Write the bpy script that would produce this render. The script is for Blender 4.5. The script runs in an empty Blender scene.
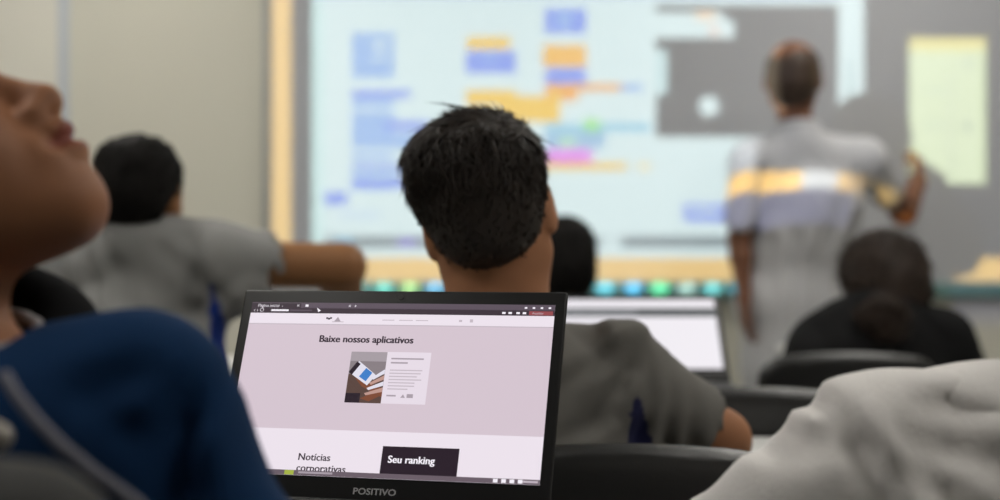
import bpy, bmesh, math, random
import numpy as np
from mathutils import Vector, Matrix, Euler

C = bpy.context.scene.collection
FPX = 1388.9
CZ = 1.0
rng = np.random.default_rng(7)
random.seed(7)

def W(px, py, d):
    """a point at depth d seen at photo pixel (px,py)"""
    return np.array([(px-500)*d/FPX, d, CZ-(py-250)*d/FPX])

# ---------------------------------------------------------------- materials
def nmat(name):
    m = bpy.data.materials.new(name); m.use_nodes = True
    nt = m.node_tree
    return m, nt, nt.nodes['Principled BSDF']

def plain(name, col, rough=.5, metal=0.0, noise=.08, scale=20, bump=0.0, bscale=200, spec=.5, coat=0):
    m, nt, b = nmat(name)
    n = nt.nodes.new('ShaderNodeTexNoise'); n.inputs['Scale'].default_value = scale; n.inputs['Detail'].default_value = 4
    tc = nt.nodes.new('ShaderNodeTexCoord'); nt.links.new(tc.outputs['Object'], n.inputs['Vector'])
    mx = nt.nodes.new('ShaderNodeMix'); mx.data_type = 'RGBA'
    mx.inputs['A'].default_value = (*[c*(1-noise) for c in col], 1); mx.inputs['B'].default_value = (*[min(1, c*(1+noise)) for c in col], 1)
    nt.links.new(n.outputs['Fac'], mx.inputs['Factor'])
    nt.links.new(mx.outputs['Result'], b.inputs['Base Color'])
    b.inputs['Roughness'].default_value = rough; b.inputs['Metallic'].default_value = metal
    b.inputs['Specular IOR Level'].default_value = spec
    b.inputs['Coat Weight'].default_value = coat
    if bump:
        n2 = nt.nodes.new('ShaderNodeTexNoise'); n2.inputs['Scale'].default_value = bscale; n2.inputs['Detail'].default_value = 3
        nt.links.new(tc.outputs['Object'], n2.inputs['Vector'])
        bp = nt.nodes.new('ShaderNodeBump'); bp.inputs['Strength'].default_value = bump; bp.inputs['Distance'].default_value = .002
        nt.links.new(n2.outputs['Fac'], bp.inputs['Height']); nt.links.new(bp.outputs['Normal'], b.inputs['Normal'])
    return m

def masked(name, col, col2, rough=.8, noise=.1, scale=12, bump=.3, bscale=400, spec=.3, sss=0):
    """base colour col, second colour col2 where the vertex attribute 'mask' is 1"""
    m = plain(name, col, rough, 0, noise, scale, bump, bscale, spec)
    nt = m.node_tree; b = nt.nodes['Principled BSDF']
    src = b.inputs['Base Color'].links[0].from_socket
    at = nt.nodes.new('ShaderNodeAttribute'); at.attribute_name = 'mask'
    mx = nt.nodes.new('ShaderNodeMix'); mx.data_type = 'RGBA'
    nt.links.new(at.outputs['Fac'], mx.inputs['Factor'])
    nt.links.new(src, mx.inputs['A']); mx.inputs['B'].default_value = (*col2, 1)
    nt.links.new(mx.outputs['Result'], b.inputs['Base Color'])
    if sss:
        b.inputs['Subsurface Weight'].default_value = sss; b.inputs['Subsurface Radius'].default_value = (.01, .004, .002); b.inputs['Subsurface Scale'].default_value = 1
    return m

def emit(name, col, s=1.0):
    m, nt, b = nmat(name)
    b.inputs['Base Color'].default_value = (.01, .01, .01, 1)
    b.inputs['Roughness'].default_value = .35
    b.inputs['Specular IOR Level'].default_value = .25
    b.inputs['Emission Color'].default_value = (*col, 1); b.inputs['Emission Strength'].default_value = s
    return m

def srgb(r, g, b):
    f = lambda c: (c/255/12.92 if c/255 <= .04045 else ((c/255+.055)/1.055)**2.4)
    return (f(r), f(g), f(b))

# ---------------------------------------------------------------- objects
def link(name, me, mat, parent=None, smooth=True):
    o = bpy.data.objects.new(name, me); C.objects.link(o)
    if mat is not None:
        for m in (mat if isinstance(mat, (list, tuple)) else [mat]): me.materials.append(m)
    if parent is not None:
        o.parent = parent
    if smooth:
        me.shade_smooth()
    return o

def thing(name, label, cat, loc=(0, 0, 0), rz=0, group=None):
    o = bpy.data.objects.new(name, None); C.objects.link(o); o.empty_display_size = .1
    o.location = loc; o.rotation_euler = (0, 0, rz)
    o['label'] = label; o['category'] = cat
    if group: o['group'] = group
    return o

def tag(o, label, cat, group=None):
    o['label'] = label; o['category'] = cat
    if group: o['group'] = group
    return o

def copy_tree(o, parent=None):
    c = o.copy(); C.objects.link(c); c.parent = parent
    for ch in list(o.children): copy_tree(ch, c)
    return c

def bm_box(bm, c, s, M=None, bevel=0, seg=2, mi=0):
    r = bmesh.ops.create_cube(bm, size=1)
    vs = r['verts']
    for v in vs: v.co = Vector((v.co.x*s[0]+c[0], v.co.y*s[1]+c[1], v.co.z*s[2]+c[2]))
    if bevel:
        es = list({e for v in vs for e in v.link_edges})
        rr = bmesh.ops.bevel(bm, geom=es, offset=bevel, segments=seg, affect='EDGES', profile=.5)
        vs = list({v for f in rr['faces'] for v in f.verts} | {v for v in vs if v.is_valid})
    if M is not None:
        for v in vs: v.co = M @ v.co
    if mi:
        for f in {f for v in vs for f in v.link_faces}: f.material_index = mi
    return vs

def bm_tube(bm, pts, r, n=10, caps=True):
    pts = [Vector(p) for p in pts]
    rs = r if isinstance(r, (list, tuple)) else [r]*len(pts)
    rings = []
    up = Vector((0, 0, 1))
    for i, p in enumerate(pts):
        t = (pts[min(i+1, len(pts)-1)]-pts[max(i-1, 0)]).normalized()
        a = t.cross(up)
        if a.length < .05: a = t.cross(Vector((1, 0, 0)))
        a.normalize(); b = t.cross(a)
        rings.append([bm.verts.new(p+(a*math.cos(2*math.pi*k/n)+b*math.sin(2*math.pi*k/n))*rs[i]) for k in range(n)])
    for i in range(len(rings)-1):
        for k in range(n):
            bm.faces.new((rings[i][k], rings[i][(k+1) % n], rings[i+1][(k+1) % n], rings[i+1][k]))
    if caps:
        bm.faces.new(rings[0][::-1]); bm.faces.new(rings[-1])

def bm_obj(name, bm, mat, parent=None, smooth=False, fix=True):
    if fix: bmesh.ops.recalc_face_normals(bm, faces=bm.faces)
    me = bpy.data.meshes.new(name); bm.to_mesh(me); bm.free()
    o = link(name, me, mat, parent, smooth)
    if smooth:
        me.set_sharp_from_angle(angle=math.radians(40))
    return o

def box_obj(name, c, s, mat, parent=None, bevel=0, seg=2):
    bm = bmesh.new(); bm_box(bm, c, s, bevel=bevel, seg=seg)
    return bm_obj(name, bm, mat, parent, smooth=bevel > 0)

# ---------------------------------------------------------------- implicit surfaces
V = lambda *a: np.array(a, dtype=np.float32)

def _len(P): return np.sqrt((P*P).sum(-1))

def cone(a, b, ra, rb=None):
    a = np.array(a, np.float32); b = np.array(b, np.float32); rb = ra if rb is None else rb
    ba = b-a; L2 = float(ba@ba)+1e-12
    def f(P):
        t = np.clip(((P-a)@ba)/L2, 0, 1)
        return _len(P-a-t[..., None]*ba)-(ra+(rb-ra)*t)
    r = max(ra, rb)
    return f, np.minimum(a, b)-r, np.maximum(a, b)+r

def ell(c, r, R=None):
    c = np.array(c, np.float32); r = np.array(r, np.float32)
    R = np.eye(3, dtype=np.float32) if R is None else np.array(R, np.float32)
    def f(P):
        q = (P-c)@R
        k0 = _len(q/r)+1e-6; k1 = _len(q/(r*r))+1e-6
        return k0*(k0-1)/k1
    e = np.sqrt(((R*r)**2).sum(1))
    return f, c-e, c+e

def rbox(c, s, rad, R=None):
    c = np.array(c, np.float32); s = np.array(s, np.float32)
    R = np.eye(3, dtype=np.float32) if R is None else np.array(R, np.float32)
    def f(P):
        q = np.abs((P-c)@R)-(s-rad)
        return _len(np.maximum(q, 0))+np.minimum(q.max(-1), 0)-rad
    e = (np.abs(R)*s).sum(1)
    return f, c-e, c+e

def torus(c, n, rx, ry, r, xa=None, wave=None):
    """elliptical ring about c with normal n, half axes rx (along xa) and ry, tube radius r"""
    c = np.array(c, np.float32); n = np.array(n, np.float32); n /= np.linalg.norm(n)
    xa = np.array(xa if xa is not None else (1, 0, 0), np.float32); xa = xa-n*(xa@n); xa /= np.linalg.norm(xa)
    ya = np.cross(n, xa)
    def f(P):
        q = P-c; u = q@xa; v = q@ya; w = q@n
        if wave is not None: w = w-wave(np.arctan2(v, u))
        k = np.sqrt((u/rx)**2+(v/ry)**2)+1e-6
        d = (k-1)*np.sqrt(u*u+v*v+1e-9)/k
        return np.sqrt(d*d+w*w)-r
    R = max(rx, ry)+r+.03
    return f, c-R, c+R

class Body:
    def __init__(s): s.ops = []
    def u(s, prim, k=.02): s.ops.append(('u', prim, k)); return s
    def s(s_, prim, k=.005): s_.ops.append(('s', prim, k)); return s_
    def d(s, fn): s.ops.append(('d', fn, 0)); return s
    def groove(s, pts, r, depth, ys=.12):
        """a soft furrow (depth>0) or ridge (depth<0) along a polyline"""
        pts = [np.array(p, np.float32) for p in pts]
        for a, b in zip(pts[:-1], pts[1:]):
            s.ops.append(('g', cone(a, b, 0), (r, depth, ys)))
        return s
    def grid(s, h, fine=None, hf=None):
        lo = np.min([o[1][1] for o in s.ops if o[0] == 'u'], 0)-.02
        hi = np.max([o[1][2] for o in s.ops if o[0] == 'u'], 0)+.02
        ax = []
        for i in range(3):
            if fine is None: a = np.arange(lo[i], hi[i]+h, h)
            else:
                f0, f1 = fine[0][i], fine[1][i]
                parts = []
                if f0 > lo[i]: parts.append(np.arange(lo[i], f0, h))
                f0 = max(f0, lo[i]); f1 = min(f1, hi[i])
                parts.append(np.arange(f0, f1, hf))
                if f1 < hi[i]: parts.append(np.arange(f1, hi[i]+h, h))
                a = np.concatenate(parts)
            ax.append(a.astype(np.float32))
        return ax
    def field(s, ax, hmax):
        X = np.stack(np.meshgrid(*ax, indexing='ij'), -1)
        A = np.full(X.shape[:3], 1.0, np.float32)
        def sl(lo, hi, m):
            r = []
            for i in range(3):
                a = np.searchsorted(ax[i], lo[i]-m); b = np.searchsorted(ax[i], hi[i]+m)
                r.append(slice(max(0, a-1), min(len(ax[i]), b+1)))
            return tuple(r)
        for op, pr, k in s.ops:
            if op == 'd':
                band = np.abs(A) < .08
                A[band] += pr(X[band]).astype(np.float32); continue
            if op == 'g':
                r, dep, ys = k
                q = sl(pr[1]-np.array((0, .10*(ys < 1), 0)), pr[2]+np.array((0, .10*(ys < 1), 0)), r*2.5)
                Q = X[q]
                if ys < 1:
                    c = (pr[1]+pr[2])/2; Q = Q.copy(); Q[..., 1] = c[1]+(Q[..., 1]-c[1])*ys
                d = pr[0](Q); A[q] += dep*np.exp(-(d/r)**2); continue
            q = sl(pr[1], pr[2], k+hmax*3)
            d = pr[0](X[q]); a = A[q]
            if op == 'u':
                hh = np.maximum(k-np.abs(a-d), 0)/max(k, 1e-6)
                A[q] = np.minimum(a, d)-hh*hh*k*.25
            else:
                d = -d
                hh = np.maximum(k-np.abs(a-d), 0)/max(k, 1e-6)
                A[q] = np.maximum(a, d)+hh*hh*k*.25
        return A
    def mesh(s, name, mat, parent, h=.008, fine=None, hf=None, mask=None, origin=None):
        ax = s.grid(h, fine, hf); A = s.field(ax, h)
        vs, qs = surface_nets(A, ax)
        org = np.array(origin if origin is not None else (parent.location if parent is not None else (0, 0, 0)), float)
        me = bpy.data.meshes.new(name)
        me.vertices.add(len(vs)); me.vertices.foreach_set('co', (vs-org).astype(np.float32).ravel())
        me.loops.add(len(qs)*4); me.loops.foreach_set('vertex_index', qs.astype(np.int32).ravel())
        me.polygons.add(len(qs)); me.polygons.foreach_set('loop_start', np.arange(0, len(qs)*4, 4, dtype=np.int32))
        me.update(calc_edges=True); me.validate()
        if mask is not None:
            at = me.attributes.new('mask', 'FLOAT', 'POINT'); at.data.foreach_set('value', mask(vs).astype(np.float32))
        o = link(name, me, mat, parent)
        return o

def surface_nets(A, ax):
    ins = A < 0
    nx, ny, nz = A.shape
    cnt = np.zeros((nx-1, ny-1, nz-1), np.int8)
    for i in (0, 1):
        for j in (0, 1):
            for k in (0, 1):
                cnt += ins[i:nx-1+i, j:ny-1+j, k:nz-1+k]
    act = (cnt > 0) & (cnt < 8)
    I, J, K = np.nonzero(act)
    idx = -np.ones(act.shape, np.int64); idx[I, J, K] = np.arange(len(I))
    acc = np.zeros((len(I), 3)); n = np.zeros(len(I))
    corners = [(i, j, k) for i in (0, 1) for j in (0, 1) for k in (0, 1)]
    def pos(i, j, k): return np.stack([ax[0][i], ax[1][j], ax[2][k]], -1).astype(float)
    for a in corners:
        for e in range(3):
            if a[e]: continue
            b = list(a); b[e] = 1
            va = A[I+a[0], J+a[1], K+a[2]].astype(float); vb = A[I+b[0], J+b[1], K+b[2]].astype(float)
            m = (va < 0) != (vb < 0)
            va = np.clip(va, -.05, .05); vb = np.clip(vb, -.05, .05)
            t = np.where(m, va/np.where(m, va-vb, 1), 0)
            p = pos(I+a[0], J+a[1], K+a[2])*(1-t)[:, None]+pos(I+b[0], J+b[1], K+b[2])*t[:, None]
            acc[m] += p[m]; n[m] += 1
    vs = acc/n[:, None]
    quads = []
    for e in range(3):
        o1, o2 = [(1, 2), (2, 0), (0, 1)][e]
        a = np.take(ins, range(A.shape[e]-1), e); b = np.take(ins, range(1, A.shape[e]), e)
        ch = a != b
        P = np.stack(np.nonzero(ch), 1)
        ok = (P[:, o1] > 0) & (P[:, o2] > 0) & (P[:, o1] < A.shape[o1]-1) & (P[:, o2] < A.shape[o2]-1)
        P = P[ok]
        flip = a[P[:, 0], P[:, 1], P[:, 2]]
        def g(d1, d2):
            Q = P.copy(); Q[:, o1] -= d1; Q[:, o2] -= d2
            return idx[Q[:, 0], Q[:, 1], Q[:, 2]]
        q = np.stack([g(1, 1), g(0, 1), g(0, 0), g(1, 0)], 1)
        q[~flip] = q[~flip][:, ::-1]
        q = q[(q >= 0).all(1)]
        quads.append(q)
    return vs, np.concatenate(quads)

def wob(P, scale, amp, seed=0, stretch=(1, 1, 1)):
    r = np.random.default_rng(seed); out = np.zeros(len(P), np.float32)
    Q = P*np.array(stretch, np.float32)*scale
    Q = Q+.6*np.sin(Q[:, [1, 2, 0]]*1.3+seed)
    for i in range(6):
        k = r.normal(size=3).astype(np.float32); k *= r.uniform(.7, 1.7)/np.linalg.norm(k)
        out += np.sin(Q@k+r.uniform(0, 6.28))
    return out*amp/3

def folds(P, scale, amp, seed=0, stretch=(1, 1, 1)):
    """cloth like folds: sharp valleys, broad ridges"""
    a = wob(P, scale, 1, seed, stretch)
    return amp*(1-2*np.abs(np.tanh(a*1.4)))

def rot(yaw=0, pitch=0, roll=0):
    """head frame: x right, y forward, z up. yaw turns left(+), pitch looks up(+), roll tips to its right(+)"""
    M = Matrix.Rotation(yaw, 3, 'Z') @ Matrix.Rotation(pitch, 3, 'X') @ Matrix.Rotation(roll, 3, 'Y')
    return np.array(M)

class Frame:
    def __init__(s, o, R, k=1.0): s.o = np.array(o, float); s.R = np.array(R, float); s.k = k
    def p(s, x, y, z): return s.o+s.R@(np.array([x, y, z])*s.k)

def add_head(B, F, detail=True, nose=1.0):
    k = F.k; R = F.R; p = F.p
    E = lambda c, r, kk=.02: B.u(ell(p(*c), np.array(r)*k, R), kk*k)
    E((0, -.018, .032), (.075, .093, .083))
    E((0, .03, -.006), (.062, .062, .082), .03)
    for s in (-1, 1):
        B.u(cone(p(s*.05, -.005, -.052), p(s*.016, .066, -.098), .017*k, .016*k), .04*k)
        E((s*.04, .052, -.022), (.024, .026, .028), .03)
    E((0, .04, -.056), (.045, .042, .036), .03)
    E((0, .071, -.093), (.021, .019, .016), .03)
    E((0, .05, -.084), (.032, .034, .018), .03)
    if detail:
        E((0, .082, .038), (.045, .014, .012), .03)
        for s in (-1, 1):
            B.s(ell(p(s*.033, .1, .012), np.array((.02, .018, .013))*k, R), .02*k)
            E((s*.032, .072, .012), (.015, .014, .011), .006)
        B.u(cone(p(0, .088, .02), p(0, .11*nose, -.026), .008*k, .0115*k), .014*k)
        E((0, .1095*nose, -.029), (.0135, .013, .012), .01)
        for s in (-1, 1):
            E((s*.0145, .098, -.033), (.0105, .013, .0095), .008)
            B.s(ell(p(s*.008, .104, -.043), np.array((.004, .006, .004))*k, R), .004*k)
        E((0, .086, -.06), (.03, .013, .022), .02)
        E((0, .102, -.052), (.022, .0115, .0078), .007)
        E((0, .100, -.0695), (.019, .0115, .0088), .007)
        B.groove([p(-.026, .092, -.0612), p(0, .113, -.0602), p(.026, .092, -.0612)], .0035*k, .005*k, 1)
        B.groove([p(-.018, .092, -.081), p(.018, .092, -.081)], .006*k, .002*k, 1)
    for s in (-1, 1):
        Re = R@np.array(Matrix.Rotation(-s*.35, 3, 'Z') @ Matrix.Rotation(-.12, 3, 'X'))
        B.u(ell(p(s*.0785, -.012, -.002), np.array((.008, .019, .033))*k, Re), .006*k)
        B.s(ell(p(s*.0875, -.006, .004), np.array((.005, .010, .018))*k, Re), .004*k)

def lips_mask(F):
    def m(Pw):
        q = (Pw-F.o)@F.R/F.k
        a = (q[:, 0]/.025)**2+((q[:, 2]+.061)/.0135)**2
        v = np.clip(1.6-a*1.3, 0, 1)*(q[:, 1] > .085)
        return v
    return m

def hand(B, w, fwd, palm, thumb, curl=.5, k=1.0, spread=.12, kk=.006):
    """w wrist, fwd towards the fingers, palm normal out of the palm, thumb side"""
    w = np.array(w, float); f = np.array(fwd, float); f /= np.linalg.norm(f)
    n = np.array(palm, float); n -= f*(n@f); n /= np.linalg.norm(n)
    s = np.cross(f, n); s = s if s@np.array(thumb) > 0 else -s
    kn = []
    for i, (off, le) in enumerate(((.030, .088), (.010, .092), (-.010, .087), (-.028, .078))):
        kp = w+f*le*k+s*off*k; kn.append(kp)
        B.u(cone(w+s*off*.6*k+f*.01*k, kp, .0135*k, .011*k), .014*k)
    for i, (L, r) in enumerate(((.072, .0086), (.08, .0088), (.074, .0083), (.058, .0075))):
        a = (1.5-i)*spread
        d0 = f*math.cos(a)+s*math.sin(a)
        p = kn[i]; ang = 0
        for j, (fr, cc) in enumerate(((.45, .75), (.3, 1.1), (.25, .8))):
            ang += curl*cc
            d = d0*math.cos(ang)+n*math.sin(ang)
            q = p+d*L*fr*k
            B.u(cone(p, q, r*k*(1-.1*j), r*k*(.9-.1*j)), .003 if j or i else kk)
            p = q
    t0 = w+f*.025*k+s*.028*k; t1 = t0+(f*.6+s*.65+n*.35)*.042*k; t2 = t1+(f*.8+s*.15+n*.5)*.032*k; t3 = t2+(f*.85-s*.1+n*.5)*.024*k
    B.u(cone(w+f*.015*k+s*.01*k, t1, .016*k, .012*k), .012*k)
    B.u(cone(t1, t2, .011*k, .0095*k), .004); B.u(cone(t2, t3, .0095*k, .008*k), .003)

def hair_tufts(o, n, flow, length, width, seed=1, keep=None, lift=.35, name='tufts', bend=.5, base=None):
    """joins many small bent tapered locks to the hair mesh o; flow(P)->direction, length(P)->m"""
    me = o.data; r = np.random.default_rng(seed)
    co = np.empty(len(me.vertices)*3, np.float32); me.vertices.foreach_get('co', co); co = co.reshape(-1, 3).astype(float)
    nm = np.empty(len(me.vertices)*3, np.float32); me.vertex_normals.foreach_get('vector', nm); nm = nm.reshape(-1, 3).astype(float)
    org = np.array(o.parent.location) if o.parent is not None else np.zeros(3)
    sel = np.arange(base or len(co))
    if keep is not None: sel = sel[keep(co[sel]+org)]
    pick = r.choice(sel, n)
    P = co[pick]; N = nm[pick]
    P = P+r.normal(size=P.shape)*.002
    D = flow(P+org)+r.normal(size=P.shape)*.28
    D -= N*(D*N).sum(1)[:, None]; D /= np.linalg.norm(D, axis=1)[:, None]+1e-9
    L = length(P+org)*r.uniform(.6, 1.25, n)
    S = np.cross(D, N)
    seg = 4; verts = []; faces = []
    G = np.array([0, 0, -1.0])
    lf = lift*r.uniform(.3, 1.3, n); cu = r.normal(size=n)*bend
    for t in range(seg+1):
        u = t/seg
        pos = P-N*.002+D*(L*u)[:, None]+N*(L*lf*(u-u*u*.75))[:, None]+S*(cu*L*u*u)[:, None]
        w = width*(1-u**1.5)*r.uniform(.9, 1.1)+.0002
        verts.append(np.stack([pos+S*w, pos+N*w*.8, pos-S*w], 1))
    Vv = np.concatenate([v.reshape(-1, 3) for v in verts])  # ordered by t then tuft then 3
    F = []
    nb0 = len(co)
    for t in range(seg):
        a = nb0+t*n*3+np.arange(n)*3; c = a+n*3
        for j in range(3):
            j2 = (j+1) % 3
            F.append(np.stack([a+j, a+j2, c+j2, c+j], 1))
    F = np.concatenate(F)
    old = np.empty(len(me.loops), np.int32); me.loops.foreach_get('vertex_index', old); old = old.reshape(-1, 4)
    nv = np.concatenate([co, Vv]).astype(np.float32); nf = np.concatenate([old, F]).astype(np.int32)
    m2 = bpy.data.meshes.new(me.name)
    m2.vertices.add(len(nv)); m2.vertices.foreach_set('co', nv.ravel())
    m2.loops.add(len(nf)*4); m2.loops.foreach_set('vertex_index', nf.ravel())
    m2.polygons.add(len(nf)); m2.polygons.foreach_set('loop_start', np.arange(0, len(nf)*4, 4, dtype=np.int32))
    m2.update(calc_edges=True)
    for m in me.materials: m2.materials.append(m)
    m2.shade_smooth(); o.data = m2; bpy.data.meshes.remove(me)

# ================================================================ SETTING
def structure(o): o['kind'] = 'structure'; return o
WY = 5.6
m_wall = plain('wall_paint', (.60, .585, .50), .85, noise=.03, scale=1.2, bump=.05, bscale=60)
m_wall2 = plain('light_wall_paint', (.70, .68, .60), .85, noise=.03, scale=1.2)
m_side = plain('side_wall_paint', (.38, .37, .34), .9, noise=.03, scale=2)
m_floor = plain('floor_vinyl', (.22, .22, .21), .45, noise=.15, scale=6)
m_ceil = plain('ceiling_board', (.7, .7, .68), .9, noise=.02)
m_trim = plain('grey_trim', (.46, .5, .55), .5, noise=.03)
XL, XR, YB, ZC = -3.0, 3.0, -2.6, 2.9
px2x = lambda px, d=WY: (px-500)*d/FPX
xs = px2x(64)
structure(box_obj('wall_front', ((px2x(68)+XR)/2, WY+.06, ZC/2), (XR-px2x(68), .12, ZC), m_wall))
structure(box_obj('wall_front_left', ((XL+px2x(60))/2, WY+.06, ZC/2), (px2x(60)-XL, .12, ZC), m_wall2))
structure(box_obj('trim_1', (xs, WY+.045, ZC/2), (px2x(69)-px2x(59), .12, ZC), m_trim, bevel=.008))
structure(box_obj('wall_left', (XL-.06, (YB+WY)/2, ZC/2), (.12, WY-YB+.24, ZC), m_side))
structure(box_obj('wall_right', (XR+.06, (YB+WY)/2, ZC/2), (.12, WY-YB+.24, ZC), m_side))
structure(box_obj('wall_back', (0, YB-.06, ZC/2), (XR-XL, .12, ZC), m_side))
structure(box_obj('floor', (0, (YB+WY)/2, -.05), (XR-XL+.24, WY-YB+.24, .1), m_floor))
structure(box_obj('ceiling', (0, (YB+WY)/2, ZC+.05), (XR-XL+.24, WY-YB+.24, .1), m_ceil))
structure(box_obj('baseboard_front', (px2x(69)/2+XR/2, WY-.008, .05), (XR-px2x(69), .016, .1), m_trim, bevel=.003))

# ceiling lamps
m_lamp = emit('lamp_diffuser', (1.0, .965, .90), 10.5)
m_white = plain('white_enamel', (.75, .75, .74), .4)
def ceiling_light(x, y, label):
    t = thing('ceiling_light', label, 'ceiling light', (x, y, ZC), 0, 'ceiling lights')
    bm = bmesh.new()
    for sx in (-1, 1): bm_box(bm, (sx*.31, 0, -.02), (.02, 1.24, .04), bevel=.003)
    for sy in (-1, 1): bm_box(bm, (0, sy*.61, -.02), (.60, .02, .04), bevel=.003)
    bm_obj('frame', bm, m_white, t, True)
    box_obj('diffuser', (0, 0, -.012), (.6, 1.2, .012), m_lamp, t)
    return t
for i, y in enumerate((.8, 2.7, 4.4)):
    for j, x in enumerate((-1.5, 1.5)):
        ceiling_light(x, y, 'flat white ceiling lamp panel, %s row, %s side of the room' % (('rear', 'middle', 'front')[i], ('left', 'right')[j]))

# ---- the board on the front wall
m_board = plain('board_surface', (.405, .41, .425), .75, noise=.015, scale=3, spec=.2)
m_rail = plain('teal_rail', (.13, .25, .235), .5, noise=.1, scale=8)
m_alu = plain('board_edge', (.36, .37, .36), .5, .1)
bx0, bx1 = px2x(268, 5.58), 2.75
bz0, bz1 = CZ-(297-250)/FPX*5.58, 2.55
t = thing('whiteboard', 'wide grey-white board on the front wall showing the projected block code', 'whiteboard', ((bx0+bx1)/2, WY, bz0))
hx = (bx1-bx0)/2
box_obj('board_surface', (0, -.012, (bz1-bz0)/2), (2*hx, .024, bz1-bz0), m_board, t)
bm = bmesh.new()
bm_box(bm, (-hx-.008, -.016, (bz1-bz0)/2), (.02, .032, bz1-bz0+.03), bevel=.003)
bm_box(bm, (hx+.008, -.016, (bz1-bz0)/2), (.02, .032, bz1-bz0+.03), bevel=.003)
bm_box(bm, (0, -.016, bz1-bz0+.008), (2*hx, .032, .02), bevel=.003)
bm_obj('frame', bm, m_alu, t, True)
bm = bmesh.new()
bm_box(bm, (.15, -.03, .028), (2*hx-.3, .055, .056), bevel=.006)
bm_obj('bottom_rail', bm, m_rail, t, True)

# ---- ceiling projector: its light carries the picture
PX, PY, PZ = -.33, WY-2.75, 2.07
t = thing('projector', 'white projector hanging from the ceiling above the desks', 'projector', (PX, PY-.16, ZC))
m_proj = plain('projector_plastic', (.7, .7, .68), .4)
m_blk = plain('black_plastic', (.012, .012, .013), .45, noise=.2)
box_obj('housing', (0, 0, PZ-ZC), (.32, .24, .1), m_proj, t, bevel=.02, seg=3)
bm = bmesh.new(); bm_tube(bm, [(0, 0, 0), (0, 0, PZ-ZC+.04)], .018); bm_tube(bm, [(0, 0, -.015), (0, 0, 0)], .06, 20)
bm_obj('mount_pole', bm, m_white, t, True)
bm = bmesh.new(); bm_tube(bm, [(0, .11, PZ-ZC), (0, .14, PZ-ZC)], .035, 20); bm_obj('lens', bm, m_blk, t, True)

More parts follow.
